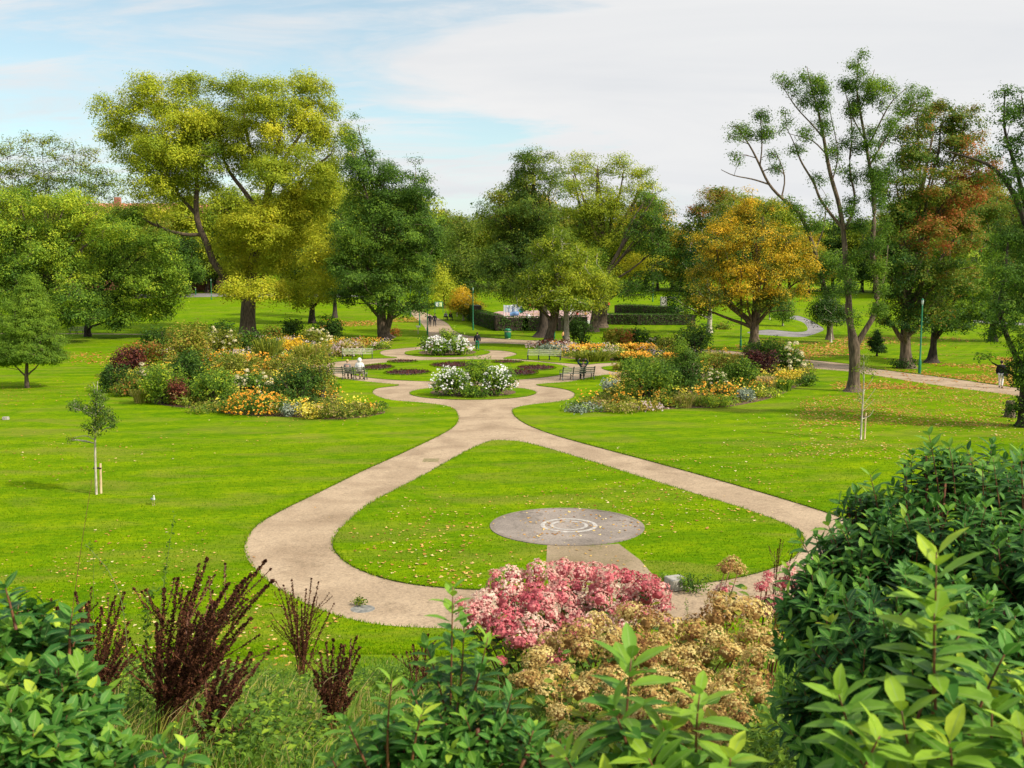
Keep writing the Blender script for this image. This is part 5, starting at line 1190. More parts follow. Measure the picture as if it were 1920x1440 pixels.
person(on_bench(1082, 711.5, math.pi + .33, -.45), 'dark-haired person in black and teal on the right bench, arms raised', sit(0, True), ('teal', (.012, .035, .035)), ('dark', (.02, .02, .025)), rz=math.pi + .33 - .25, s=1.08)
# two riders on mobility seats by the path
def chair_wheeled(px, py, label, top, hair):
    b = at(px, py); r = empty('wheelchair', b, 'wheelchair beside the path under the ' + label + ' person', 'wheelchair', .4)
    m = MB(); m.box((0, 0, .46), (.46, .46, .06), bev=.02); m.build('seat', cloth('grey', (.2, .18, .17)), r)
    m = MB(); m.box((0, .25, .72), (.46, .05, .5), bev=.02); m.build('backrest', cloth('grey', (.2, .18, .17)), r)
    for x in (-.28, .28):
        m = MB(); a = np.linspace(0, 2 * math.pi, 21)
        m.tube([(x, .1 + .3 * math.cos(t), .31 + .3 * math.sin(t)) for t in a], .022, 5, cap=False)
        for t in a[::3]: m.tube([(x, .1, .31), (x, .1 + .29 * math.cos(t), .31 + .29 * math.sin(t))], .006, 3)
        m.build('wheel', M['metal_black'], r)
        m = MB(); m.lathe((x * .8, -.36, 0), [(.001, 0), (.05, .02), (.07, .07), (.05, .13), (.001, .15)], 8); m.build('castor', M['metal_black'], r)
    m = MB(); m.box((0, -.42, .12), (.3, .18, .03)); m.build('footrest', M['metal_black'], r)
    person(b, label + ' person seated by the path', sit(), (top[0], top[1]), ('dark', (.02, .02, .025)), hair=hair, rz=.4)
chair_wheeled(836, 600, 'pale-haired grey-clad', ('palegrey', (.4, .4, .42)), (.6, .5, .35))
chair_wheeled(845, 600, 'dark green-clad', ('bottle', (.03, .08, .06)), (.3, .3, .3))
# child on a scooter
cb = at(1056, 641); kid = person(cb, 'small child in an orange top riding a scooter', stand(.15, .1), ('orange', (.75, .42, .16)), ('darkgreen', (.03, .05, .03)), rz=1.2, s=.72)
sc = empty('kick_scooter', at(1053, 641.5), 'small kick scooter under the child in orange', 'scooter', 1.3)
m = MB(); m.box((0, 0, .09), (.1, .55, .03)); m.build('deck', M['metal_black'], sc)
m = MB(); m.cyl((0, -.28, .08), (0, -.2, .75), .018, .018, 8); m.cyl((-.17, -.2, .75), (.17, -.2, .75), .016, .016, 8); m.build('handlebar', M['metal_black'], sc)
for y in (-.3, .28): m = MB(); m.cyl((-.02, y, .06), (.02, y, .06), .06, .06, 12); m.build('wheel', M['metal_black'], sc)

# ---------------------------------------------------------------- lamp columns, signs, bin
M['lamp_glass'] = noisemat('lamp_glass', (.25, .33, .28), (.4, .46, .4), 3, 2, .2, 0)
def lamp(px, py, top, label):
    b = at(px, py); k = b.y / F; H = (py - top) * k; r = empty('street_lamp', b, label, 'street lamp', group='green lamp columns along the paths')
    m = MB(); m.lathe((0, 0, 0), [(.11, 0), (.11, .9), (.09, 1.0), (.065, 1.05), (.055, H - .5), (.045, H - .35), (.001, H - .34)], 12); m.build('post', M['metal_green'], r, smooth=True)
    m = MB(); m.lathe((0, 0, H - .36), [(.05, 0), (.08, .05), (.10, .30), (.09, .32)], 10); m.build('lantern', M['lamp_glass'], r, smooth=True)
    m = MB(); m.lathe((0, 0, H - .01), [(.12, 0), (.08, .06), (.02, .1), (.001, .15)], 10); m.build('cap', M['metal_green'], r, smooth=True)
for px, py, tp, lb in ((801.5, 629, 548, 'green lamp column nearest the white flowers on the left path edge'), (787, 612, 545, 'second green lamp column along the left edge of the path'), (769.5, 595, 538, 'third green lamp column, half hidden by maple leaves'), (748.5, 583, 535, 'farthest green lamp column on the path'),
                       (887, 619, 540, 'slim lamp column beside the small yellow tree'), (1039, 636, 556, 'green lamp column behind the leaning trunk'), (1388.5, 656, 548, 'green lamp column left of the orange tree'), (1724, 700, 562, 'dark green lamp column under the russet tree'),
                       (396.5, 562, 524, 'far lamp column with white lantern on the left lawn'), (490, 561, 525, 'far lamp column right of the thick trunk'), (1224, 566, 530, 'far lamp column beyond the hedges'), (367, 553, 541, 'tiny distant lamp column left of the far lantern')):
    lamp(px, py, tp, lb)
b = at(823, 586); r = empty('notice_board', b, 'green framed notice board on two posts beside the far path', 'notice board', .1); k = b.y / F
for x in (-.72, .72): m = MB(); m.box((x, 0, .9), (.09, .09, 1.85)); m.build('post', M['metal_green'], r)
m = MB(); m.box((0, 0, 1.45), (1.32, .1, .92), bev=.02); m.build('frame', M['metal_green'], r)
m = MB(); m.box((-.32, -.056, 1.42), (.48, .012, .7)); m.build('poster', M['white'], r)
m = MB(); m.box((.3, -.056, 1.42), (.5, .012, .7)); m.build('poster', noisemat('poster_green', (.5, .6, .15), (.75, .78, .5), 3, 3, .6, 0), r)
b = at(784, 626); r = empty('information_lectern', b, 'small cream lectern sign in the grass left of the path', 'sign', .2)
m = MB(); m.box((0, 0, .4), (.1, .1, .85)); m.build('post', M['cl_cream'], r); m = MB(); m.box((0, -.02, .92), (.5, .4, .05), rx=.5, bev=.01); m.build('panel', M['silver'] and cloth('cream2', (.6, .58, .4)), r)
b = at(857, 594); r = empty('marker_post', b, 'short pale marker post left of the small yellow tree', 'post'); m = MB(); m.box((0, 0, .4), (.14, .14, .85), bev=.03); m.build('post', M['cl_cream'], r)
b = at(952, 635); r = empty('litter_bin', b, 'green round litter bin with a cream band beside the path', 'bin', .1)
m = MB(); m.lathe((0, 0, 0), [(.28, .04), (.36, .1), (.40, .55), (.38, .78)], 18); m.lathe((0, 0, 0), [(.38, .95), (.40, 1.0), (.36, 1.12), (.22, 1.2), (.001, 1.22)], 18)
for a in (0, 1.57, 3.14, 4.71): m.box((.36 * math.cos(a), .36 * math.sin(a), .87), (.08, .08, .2))
m.build('body', M['metal_green'], r, smooth=True)
m = MB(); m.lathe((0, 0, 0), [(.404, .80), (.404, .86)], 18); m.lathe((0, 0, 0), [(.3, 0), (.3, .05), (.27, .06)], 18); m.build('band', cloth('cream2', (.6, .58, .4)), r, smooth=True)
# stone block, drain cover, pale patch, stump, grey box
b = at(1272, 1104); r = empty('stone_block', b, 'rough grey stone block at the near edge of the heart-shaped lawn', 'stone block', .35)
m = MB(); m.box((0, .1, .11), (.42, .42, .26), bev=.02); m.build('block', M['stone'], r)
ss = shrub('weedy green tuft growing beside the stone block', 'weeds', 1302, 1108, 62, 30, 'green', .45, name='weed_tuft', size=3.4, lai=2.5, loose=.5)
shrub('small weed tuft left of the stone block', 'weeds', 1248, 1092, 26, 14, 'green', .55, name='weed_tuft', size=3.2, lai=2)
b = at(808, 861.5); m = MB(); m.box((0, 0, -.036), (.62, .75, .02)); o = m.build('drain_cover', noisemat('mossy_cover', (.16, .13, .06), (.3, .24, .12), 9, 6, .9, .4), loc=b); tag(o, 'rectangular mossy drain cover set in the left path', 'drain cover')
b = at(680, 1139); m = MB(); m.lathe((0, 0, 0), [(.001, -.025), (.26, -.026), (.29, -.05)], 20); o = m.build('manhole_cover', noisemat('worn_cover', (.13, .13, .12), (.3, .28, .24), 9, 6, .7, .4), loc=b); tag(o, 'round worn metal cover in the near path', 'manhole cover')
shrub('small moss and grass tuft on the round cover', 'moss', 675, 1134, 28, 7, 'olive', .5, name='moss_tuft', size=3, lai=3)
b = at(1893, 782); r = empty('tree_stump', b, 'short cut tree stump beside the right edge tree', 'tree stump')
m = MB(); m.lathe((0, 0, -.05), [(.34, 0), (.26, .2), (.22, .5), (.21, .86), (.18, .9), (.001, .9)], 14); m.build('stump', M['bark'], r, smooth=True)
b = at(11, 787); r = empty('junction_box', b, 'small grey box set in the lawn at the far left', 'box'); m = MB(); m.box((0, 0, .07), (.3, .2, .16), bev=.02); m.build('box', M['stone'], r)
shrub('leafy suckers at the foot of the right edge tree', 'weeds', 1918, 800, 60, 60, 'green', .25, name='suckers', lai=2, size=3)
shrub('dark leafy suckers around the trunk under the russet tree', 'weeds', 1692, 690, 46, 18, 'green', .1, name='suckers', lai=3)
# seagull
b = at(288, 947); r = empty('seagull', b, 'white seagull standing on the left lawn', 'bird', .5)
skin_obj('body', [((0, 0, .16), (.05, .05)), ((0, .09, .17), (.045, .04)), ((0, .18, .16), (.02, .015)), ((0, -.06, .2), (.035, .035)), ((0, -.08, .27), (.028, .03)), ((0, -.1, .31), (.03, .032)), ((0, -.12, .31), (.018, .018))], [(0, 1), (1, 2), (0, 3), (3, 4), (4, 5), (5, 6)], M['white'], r)
m = MB(); m.add([(0, -.13, .32), (.01, -.135, .305), (-.01, -.135, .305), (0, -.19, .3)], [[0, 1, 3], [0, 3, 2], [1, 2, 3]]); m.build('beak', M['yellow_f'], r)
for x in (-.025, .025): m = MB(); m.cyl((x, 0, 0), (x, .0, .13), .006, .006, 5); m.box((x, -.02, .004), (.03, .05, .008)); m.build('leg', M['stake'], r)
for x in (-1, 1): m = MB(); m.ball((x * .047, .07, .18), (.012, .12, .04), 8); m.build('wing', cloth('gullgrey', (.35, .37, .4)), r, smooth=True)

# ---------------------------------------------------------------- playground
M['blue'] = noisemat('blue_plastic', (.08, .17, .33), (.10, .2, .38), 3, 2, .35, 0); M['teal'] = noisemat('teal_plastic', (.01, .16, .14), (.02, .2, .17), 3, 2, .35, 0)
M['redp'] = noisemat('red_paint', (.5, .04, .03), (.6, .06, .04), 3, 2, .4, 0); M['lilac'] = noisemat('pale_blue_panel', (.38, .44, .55), (.45, .5, .6), 3, 2, .4, 0); M['tanp'] = noisemat('tan_timber', (.4, .27, .15), (.5, .36, .22), 4, 4, .7, .1)
b = at(968, 600.5); k = b.y / F; r = empty('climbing_frame', b, 'white and blue climbing frame with a teal tube at the playground', 'play equipment')
for x in (-1.9, -1.45, -.85, -.1):
    m = MB(); m.cyl((x, R.uniform(-.1, .3), 0), (x, 0, 2.35), .07, .07, 10); m.build('post', M['white'], r)
m = MB(); m.box((-.8, .3, 1.75), (2.0, .06, 1.1), bev=.02); m.box((.3, 1.1, 1.95), (1.1, .06, .8), bev=.02); m.build('panel', M['lilac'], r)
m = MB(); m.tube([(-.9, .1, .9), (-.3, -.1, 1.0), (.4, -.1, 1.05)], .33, 12); m.build('tube', M['blue'], r, smooth=True)
m = MB(); m.cyl((.75, -.2, 1.45), (.85, .15, 1.5), .38, .38, 16); m.build('porthole', M['teal'], r, smooth=True)
m = MB(); m.tube([(-.85, 0, 2.2), (-.45, 0, 2.42), (-.1, 0, 2.2)], .05, 8); m.build('arch', M['white'], r, smooth=True)
b = at(1000, 599); r = empty('play_tower', b, 'wooden play tower with red trim partly behind the tree', 'play equipment')
for x in (-.8, 0, .8, 1.5):
    for y in (0, .9): m = MB(); m.box((x, y, 1.05), (.1, .1, 2.1)); m.build('post', M['tanp'], r)
m = MB(); m.box((.35, .45, .85), (2.5, 1.1, .12)); m.build('deck', M['tanp'], r); m = MB(); m.box((.35, -.02, 1.9), (2.4, .05, .35)); m.build('rail', M['tanp'], r); m = MB(); m.box((-.4, .45, 2.2), (.9, .9, .14), bev=.03); m.build('roof', M['redp'], r)
b = at(991, 598.5); r = empty('white_drum', b, 'white rounded drum standing in the playground', 'play equipment'); m = MB(); m.lathe((0, -.4, 0), [(.36, 0), (.4, .2), (.4, .75), (.3, .9), (.001, .92)], 14); m.build('drum', M['white'], r, smooth=True)
b = at(1090, 597); r = empty('swing_frame', b, 'red and white swing frame with two children at the playground', 'swing')
for x in (-1.6, 1.6):
    for y in (-.8, .8): m = MB(); m.cyl((x + .2 * (1 if x > 0 else -1), y, 0), (x, 0, 2.3), .055, .05, 8); m.build('leg', M['redp'] if x > 0 else M['white'], r)
m = MB(); m.cyl((-1.65, 0, 2.3), (1.65, 0, 2.3), .05, .05, 8); m.build('top_bar', M['cl_orange'], r)
for x in (-.7, .7):
    m = MB(); m.cyl((x - .2, 0, 2.28), (x - .2, .1, .5), .012, .012, 4); m.cyl((x + .2, 0, 2.28), (x + .2, .1, .5), .012, .012, 4); m.box((x, .1, .48), (.45, .2, .04)); m.build('swing_seat', M['metal_black'], r)
for x, c, lb in ((-.7, ('red', (.6, .05, .05)), 'child in red on the left swing'), (.7, ('orange', (.75, .42, .16)), 'child in orange on the right swing')):
    q = b + Vector((x, .1, .12)); person(q, lb, sit(), c, ('dark', (.02, .02, .025)), s=.78)
for px, lb in ((1072, 'adult in pale clothes standing by the swing'), (1140, 'distant adult in red standing beyond the hedge')):
    person(at(px, 592 if px < 1100 else 582), lb, stand(.1), ('palegrey', (.5, .5, .48)) if px < 1100 else ('red', (.5, .06, .05)), ('cream', (.5, .42, .3)) if px < 1100 else ('dark', (.02, .02, .025)))
b = at(1180, 612); 
# low playground boundary wall
b1, b2 = at(1045, 607), at(1140, 606.5)
m = MB(); c = (b1 + b2) / 2; m.box((0, 0, .2), ((b2 - b1).length, .3, .5), bev=.03); o = m.build('low_wall', M['white'], loc=c); o.rotation_euler = (0, 0, math.atan2(b2.y - b1.y, b2.x - b1.x)); tag(o, 'low pale wall at the front of the playground', 'wall')
# grey monument plinth seen beyond the hedges
b = at(1244, 578); r = empty('stone_pillar', b, 'grey stone pillar beyond the hedges', 'pillar'); m = MB(); m.box((0, 0, .25), (1.5, 1.2, .5), bev=.05); m.build('base', M['stone'], r); m = MB(); m.box((0, 0, 1.3), (1.15, .9, 1.7), bev=.06); m.build('shaft', M['stone'], r)
# ---------------------------------------------------------------- red-roofed building behind the left trees
M['brick'] = noisemat('red_brick', (.24, .09, .055), (.38, .16, .10), 2, 6, .9, .2); M['tile'] = noisemat('orange_tile', (.42, .14, .08), (.6, .26, .17), 1.2, 6, .8, .3, (1, 1, 6)); M['glass'] = noisemat('window_glass', (.03, .04, .05), (.08, .1, .12), 2, 2, .1, 0, spec=.8)
Yb = 262.0; p0 = at_depth(45, 400, Yb); p1 = at_depth(392, 400, Yb); gz = float(hgt(p0.x, Yb)); L = p1.x - p0.x; ze = at_depth(200, 436, Yb).z; zr = at_depth(200, 378, Yb).z
r = empty('brick_house', (p0.x + L / 2, Yb, gz - .3), 'long red brick building with an orange tiled roof behind the left trees', 'building')
He = ze - gz + .3; Hr = zr - gz + .3
m = MB(); m.box((0, 6, He / 2), (L, 12, He)); m.build('wall', M['brick'], r)
m = MB(); h = L / 2 + .6; y0, y1 = -.7, 12.7
m.add([(-h, y0, He + .02), (h, y0, He + .02), (h, y1, He + .02), (-h, y1, He + .02), (-h + 1, 6, Hr), (h - 1, 6, Hr)], [[0, 1, 5, 4], [2, 3, 4, 5]]); m.add([(-h, y0, He + .02), (h, y0, He + .02), (h, y1, He + .02), (-h, y1, He + .02), (-h + 1, 6, Hr), (h - 1, 6, Hr)], [[1, 2, 5], [3, 0, 4]]); rf = m.build('roof', M['tile'], r)
for x in (-.55, -.05, .45): m = MB(); m.box((x * L * .8, 6, Hr + .5), (1.6, 1.1, 2.2), bev=.05); m.build('chimney', M['brick'], rf)
for x in np.linspace(-.45, .45, 11):
    for z in (.3, .68):
        m = MB(); m.box((x * L, -.03, He * z), (1.5, .1, 1.9)); w = m.build('window', M['white'], r); m = MB(); m.box((x * L, -.09, He * z), (1.3, .03, 1.7)); m.build('pane', M['glass'], w)
# ---------------------------------------------------------------- foreground planting on the bank
def nearleaf(name, cols, rib=(.3, .42, .12), rough=.5, trans=.32, spec=.18):
    m = leafmat(name, cols, trans, rough, spec); nt = m.node_tree
    a = nt.nodes.new('ShaderNodeAttribute'); a.attribute_name = 'mid'
    r = nt.nodes.new('ShaderNodeValToRGB'); r.color_ramp.elements[0].position = .86; r.color_ramp.elements[1].position = .97
    nt.links.new(a.outputs['Fac'], r.inputs[0])
    cr = [n for n in nt.nodes if n.type == 'VALTORGB' and n != r][0]
    tc = nt.nodes.new('ShaderNodeTexCoord'); nz = nt.nodes.new('ShaderNodeTexNoise'); nz.inputs['Scale'].default_value = 22; nz.inputs['Detail'].default_value = 4
    nt.links.new(tc.outputs['Object'], nz.inputs[0])
    rr = ramp(nt, [(.3, (.75, .8, .7)), (.7, (1.2, 1.15, 1.1))]); nt.links.new(nz.outputs[0], rr.inputs[0])
    mu = nt.nodes.new('ShaderNodeMix'); mu.data_type = 'RGBA'; mu.blend_type = 'MULTIPLY'; mu.inputs[0].default_value = 1
    nt.links.new(cr.outputs[0], mu.inputs[6]); nt.links.new(rr.outputs[0], mu.inputs[7])
    mx = nt.nodes.new('ShaderNodeMix'); mx.data_type = 'RGBA'
    sc_ = nt.nodes.new('ShaderNodeMath'); sc_.operation = 'MULTIPLY'; sc_.inputs[1].default_value = .55; nt.links.new(r.outputs[0], sc_.inputs[0]); nt.links.new(sc_.outputs[0], mx.inputs[0])
    nt.links.new(mu.outputs[2], mx.inputs[6]); mx.inputs[7].default_value = (*rib, 1)
    for n in nt.nodes:
        if n.type == 'BSDF_PRINCIPLED': nt.links.new(mx.outputs[2], n.inputs['Base Color'])
        if n.type == 'BSDF_TRANSLUCENT': nt.links.new(mx.outputs[2], n.inputs[0])
    return m
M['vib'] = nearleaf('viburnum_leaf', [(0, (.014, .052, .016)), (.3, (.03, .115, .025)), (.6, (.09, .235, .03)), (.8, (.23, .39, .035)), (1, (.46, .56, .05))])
M['hydl'] = nearleaf('hydrangea_leaf', [(0, (.02, .06, .015)), (.4, (.07, .16, .02)), (.75, (.3, .33, .03)), (1, (.5, .36, .06))], rough=.55)
M['stem_red'] = noisemat('red_brown_stem', (.09, .03, .015), (.2, .08, .035), 20, 4, .5, .2)
M['dock'] = leafmat('dock_seed', [(0, (.03, .011, .007)), (.5, (.075, .026, .014)), (1, (.2, .085, .03))], trans=.15, rough=.8, spec=.1)
M['stem_g'] = noisemat('green_stem', (.06, .1, .02), (.16, .18, .05), 20, 3, .6, .1)
TS = np.array([0, .22, .5, .78, 1.0]); WS = np.array([.10, .78, 1.0, .62, .02])
def big_leaves(mb, P, D, N, L, W, hue, curl=.25, fold=.25):
    """P base, D direction along the leaf, N upper-side normal"""
    n = len(P); D = nrm(D); N = nrm(N - (N * D).sum(1, keepdims=True) * D); B = np.cross(D, N)
    L = L[:, None]; W = W[:, None]; V = []
    cu = curl * R.uniform(.3, 1.6, n)[:, None]
    for t, w in zip(TS, WS):
        mid = P + D * L * t * (1 - .12 * cu * t) - N * L * cu * t * t * .6
        e = W * w * .5
        V += [mid + B * e + N * e * fold, mid, mid - B * e + N * e * fold]
    V = np.stack(V, 1)
    q = []
    for i in range(4):
        a = i * 3; q += [[a, a + 3, a + 4, a + 1], [a + 1, a + 4, a + 5, a + 2]]
    Fa = (np.arange(n)[:, None, None] * 15 + np.array(q)[None]).reshape(-1, 4)
    mb.add(V.reshape(-1, 3), Fa, np.repeat(np.clip(hue, 0, 1), 8))
def finish_leaves(mb, name, mat, root):
    o = mb.build(name, mat, root, smooth=True); me = o.data
    a = me.attributes.new('mid', 'FLOAT', 'POINT'); n = len(me.vertices)
    a.data.foreach_set('value', np.tile(np.array([0, 1, 0] * 5, np.float32), n // 15)); return o
def sprig(lm, sm, base, tip, L, hue, n=6, tophue=None, bend=.06, r=.005, w=.40, t0=.3, whorl=2):
    base = np.array(base); tip = np.array(tip); ln = np.linalg.norm(tip - base)
    mid = (base + tip) / 2 + R.normal(size=3) * bend * ln
    S = bez(base, mid, tip, 9); sm.tube(S, np.linspace(r * 1.1, r * .35, 9), 5)
    n = int(n * 1.55 + 1)
    ang0 = R.uniform(0, 3.14); Ps, Ds, Ns, Ls, Hs = [], [], [], [], []
    ax = nrm(S[-1] - S[-3]); 
    for i in range(n):
        t = t0 + (.995 - t0) * (i / max(1, n - 1)) ** .8
        f = t * 8; j = min(int(f), 7); p = S[j] + (S[j + 1] - S[j]) * (f - j)
        T = nrm(S[j + 1] - S[j]); A = nrm(np.cross(T, [0.3, .9, .2])); B = np.cross(T, A)
        top = i / max(1, n - 1)
        open_ = (1.35 - .62 * top ** 3) * R.uniform(.85, 1.15)
        for s in range(whorl):
            an = ang0 + i * 1.571 + s * 2 * math.pi / whorl + R.normal() * .2
            rad_ = math.cos(an) * A + math.sin(an) * B
            d = rad_ * math.sin(open_) + T * math.cos(open_) + np.array([0, 0, -.12 * (1 - top)])
            nn = T * math.sin(open_) - rad_ * math.cos(open_) + np.array([0, 0, .35]) 
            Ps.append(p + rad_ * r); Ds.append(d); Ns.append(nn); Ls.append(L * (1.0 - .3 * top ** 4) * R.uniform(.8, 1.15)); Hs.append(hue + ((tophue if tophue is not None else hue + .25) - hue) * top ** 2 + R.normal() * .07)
    Ls = np.array(Ls)
    big_leaves(lm, np.array(Ps), np.array(Ds), np.array(Ns), Ls, Ls * w * R.uniform(.85, 1.15, len(Ls)), np.array(Hs))

def vib_shrub(label, blobs, ntips, L, hue, tophue, base_px, base_Y, extra=(), inner=.35, w=.40, seed_berries=0):
    bx = at_depth(base_px, 1400, base_Y); b = Vector((bx.x, base_Y, float(hgt(bx.x, base_Y))))
    root = empty('viburnum_shrub', b, label, 'shrub'); o = np.array(b); lm, sm = MB(), MB()
    tot = sum(q[2] * q[3] for q in blobs)
    for (cx, cy, rx, ry, Y) in blobs:
        c = np.array(at_depth(cx, cy, Y)); k = Y / F; rr = np.array([rx * k, (rx + ry) / 2 * k * .9, ry * k])
        n = int(ntips * rx * ry / tot)
        for _ in range(n):
            u = unit(1)[0]
            if u[2] < -.55: u[2] *= -1
            if u[1] > .5 and R.random() < .6: u[1] *= -1
            s = 1.0 if R.random() > inner else R.uniform(.55, .9)
            tip = c + u * rr * s * R.uniform(.92, 1.06)
            if tip[2] < float(hgt(tip[0], tip[1])) + .05: continue
            d = nrm(u * .75 + np.array([0, 0, .75]) + R.normal(size=3) * .2)
            ln = L * R.uniform(2.2, 3.4)
            base = tip - d * ln
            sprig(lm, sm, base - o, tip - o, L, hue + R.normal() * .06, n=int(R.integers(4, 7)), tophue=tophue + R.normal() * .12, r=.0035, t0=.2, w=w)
        # main branches
        for _ in range(7):
            u = unit(1)[0]; e = c + u * rr * .75
            sm.tube(bez((R.normal() * .06, R.normal() * .06, 0), (c - o) * .5 + R.normal(size=3) * .05, e - o, 6), np.linspace(.016, .006, 6), 6)
    for (bx_, by_, tx, ty, Y, LL, n, h, th) in extra:
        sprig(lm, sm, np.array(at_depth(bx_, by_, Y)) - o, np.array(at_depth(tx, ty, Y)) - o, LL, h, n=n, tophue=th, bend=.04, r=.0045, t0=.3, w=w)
    finish_leaves(lm, 'foliage', M['vib'], root); sm.build('stems', M['stem_red'], root, smooth=True)
    return root
vib_shrub('large dark glossy evergreen shrub filling the lower right corner',
          [(1780, 1090, 180, 170, 4.3), (1900, 1010, 130, 130, 4.6), (1640, 1110, 130, 150, 4.4), (1560, 1200, 110, 150, 4.2), (1700, 1250, 190, 190, 3.6), (1560, 1360, 110, 130, 3.7), (1850, 1300, 160, 180, 3.3), (1960, 1150, 120, 200, 3.8), (1660, 1010, 90, 90, 4.8), (1740, 905, 80, 70, 4.8), (1860, 895, 95, 60, 4.8), (1950, 900, 60, 70, 4.8), (1640, 975, 75, 65, 4.7), (1570, 1050, 65, 65, 4.5), (1510, 1120, 60, 70, 4.3)],
          1050, .084, .22, .60, 1740, 3.9,
          extra=[(1770, 1000, 1742, 815, 4.6, .10, 6, .45, .75), (1790, 1000, 1780, 838, 4.6, .10, 5, .4, .7), (1885, 1020, 1862, 858, 4.4, .10, 5, .4, .7), (1845, 1000, 1842, 870, 4.4, .09, 5, .35, .7), (1920, 1000, 1915, 850, 4.4, .10, 5, .35, .75), (1660, 1010, 1632, 890, 4.6, .095, 5, .4, .7), (1700, 980, 1700, 885, 4.6, .095, 5, .35, .6), (1595, 1080, 1553, 985, 4.4, .095, 5, .4, .75), (1560, 1110, 1500, 1010, 4.4, .09, 5, .35, .65)])
vib_shrub('near light green shrub sprigs at the right bottom, tallest by the dark shrub',
          [(1760, 1420, 170, 70, 2.2), (1880, 1360, 90, 110, 2.3)], 30, .10, .55, .8, 1790, 2.2, inner=.2, w=.43,
          extra=[(1745, 1480, 1756, 1035, 2.1, .118, 8, .55, .92), (1760, 1440, 1752, 1150, 2.05, .12, 5, .75, .95), (1640, 1500, 1572, 1300, 2.0, .105, 6, .6, .85), (1700, 1420, 1800, 1190, 2.2, .105, 6, .4, .6), (1810, 1400, 1890, 1215, 2.2, .10, 6, .4, .6), (1740, 1500, 1690, 1330, 2.0, .11, 5, .7, .85), (1850, 1480, 1860, 1330, 2.0, .11, 5, .6, .8), (1600, 1500, 1650, 1380, 1.9, .105, 5, .7, .9), (1780, 1500, 1780, 1390, 1.9, .11, 4, .7, .85), (1920, 1480, 1915, 1370, 1.9, .11, 4, .6, .8)])
vib_shrub('leafy shrub rising along the lower left edge with rounded leaves',
          [(30, 1230, 90, 110, 3.0), (110, 1250, 60, 70, 3.0), (90, 1340, 120, 100, 2.7), (40, 1400, 110, 80, 2.5), (190, 1420, 80, 50, 2.6)], 250, .078, .27, .6, 60, 2.7, w=.52,
          extra=[(340, 1480, 300, 1395, 2.5, .075, 4, .5, .75), (320, 1500, 350, 1400, 2.5, .08, 4, .55, .8), (270, 1500, 245, 1405, 2.6, .07, 4, .4, .6), (30, 1180, 8, 1095, 2.8, .07, 4, .3, .5), (130, 1230, 135, 1150, 2.9, .08, 4, .4, .6)])
vib_shrub('green leafy shrub at the bottom centre with one tall upright shoot',
          [(760, 1420, 110, 70, 2.7), (900, 1400, 110, 90, 2.7), (1010, 1440, 90, 50, 2.6)], 90, .064, .38, .62, 850, 2.7, w=.42,
          extra=[(842, 1480, 849, 1100, 2.8, .085, 10, .42, .85), (846, 1400, 870, 1175, 2.8, .075, 6, .4, .6), (850, 1420, 915, 1195, 2.8, .07, 5, .45, .85), (845, 1400, 800, 1215, 2.8, .075, 6, .38, .55), (730, 1470, 735, 1275, 2.6, .075, 6, .45, .85), (700, 1460, 650, 1350, 2.6, .08, 5, .5, .85), (770, 1460, 790, 1340, 2.6, .08, 5, .6, .9), (910, 1460, 960, 1300, 2.7, .08, 6, .3, .5), (870, 1430, 900, 1260, 2.8, .085, 6, .4, .5), (960, 1480, 1000, 1370, 2.6, .075, 5, .45, .6), (650, 1480, 620, 1420, 2.6, .07, 4, .4, .6), (820, 1460, 770, 1290, 2.75, .075, 6, .38, .55)])
vib_shrub('bright light green shrub at the bottom between the hydrangeas, with broad pointed leaves',
          [(1250, 1450, 150, 30, 2.1)], 10, .10, .6, .8, 1230, 2.1, w=.42,
          extra=[(1172, 1500, 1184, 1232, 2.15, .115, 6, .6, .72), (1190, 1480, 1150, 1330, 2.1, .11, 5, .55, .7), (1310, 1500, 1312, 1300, 2.1, .10, 5, .72, .85), (1190, 1500, 1250, 1370, 2.1, .11, 5, .6, .8), (1100, 1500, 1060, 1420, 2.1, .10, 4, .6, .8), (1360, 1500, 1370, 1420, 2.0, .10, 4, .75, .9), (1255, 1500, 1215, 1420, 2.0, .11, 4, .7, .85)])

# ---- hydrangeas
def at_clear(px, py, Y):
    return at_depth(px, py, Y + R.normal() * .12)
def hyd_head(mat, r, n=190, fl=.029, off=0):
    mb = MB(); u = unit(n); u[:, 2] = np.where(u[:, 2] < -.35, -u[:, 2], u[:, 2])
    lump = 1 + .12 * np.sin(u[:, 0] * 6 + u[:, 1] * 5) + R.normal(size=n) * .05
    P = u * r * lump[:, None] * np.array([1, 1, .85])
    N = nrm(u + R.normal(size=(n, 3)) * .35); A = unit(n); A = nrm(A - (A * N).sum(1, keepdims=True) * N); B = np.cross(N, A)
    h = .45 + off + .22 * np.sin(u[:, 0] * 3 + 1) * np.sin(u[:, 2] * 3) + R.normal(size=n) * .16
    s = fl * R.uniform(.7, 1.1, n)[:, None]
    # four-petalled floret: two crossed petals pairs
    for (X, Y_) in ((A, B), (B, -A)):
        V = np.stack([P + X * s * .55 + N * s * .12, P + Y_ * s * .24, P - X * s * .55 + N * s * .12, P - Y_ * s * .24], 1).reshape(-1, 3)
        mb.add(V, np.arange(4 * n).reshape(n, 4), np.clip(h, 0, 1))
    mb.ball((0, 0, 0), r * .5, 8, hue=.35)
    o = mb.build('flower_head', mat); me = o.data; bpy.data.objects.remove(o); return me
pinkH = [hyd_head(M['pink_f'], .1, off=q) for q in (-.2, .05, .3, .12, .4)]
tanH = [hyd_head(M['tan_f'], .1, 250, .025, off=q) for q in (.15, .28, .36, -.02, .25)]
def inpoly(px, py, poly): return bool(pip(np.array([[px, py]]), poly)[0])
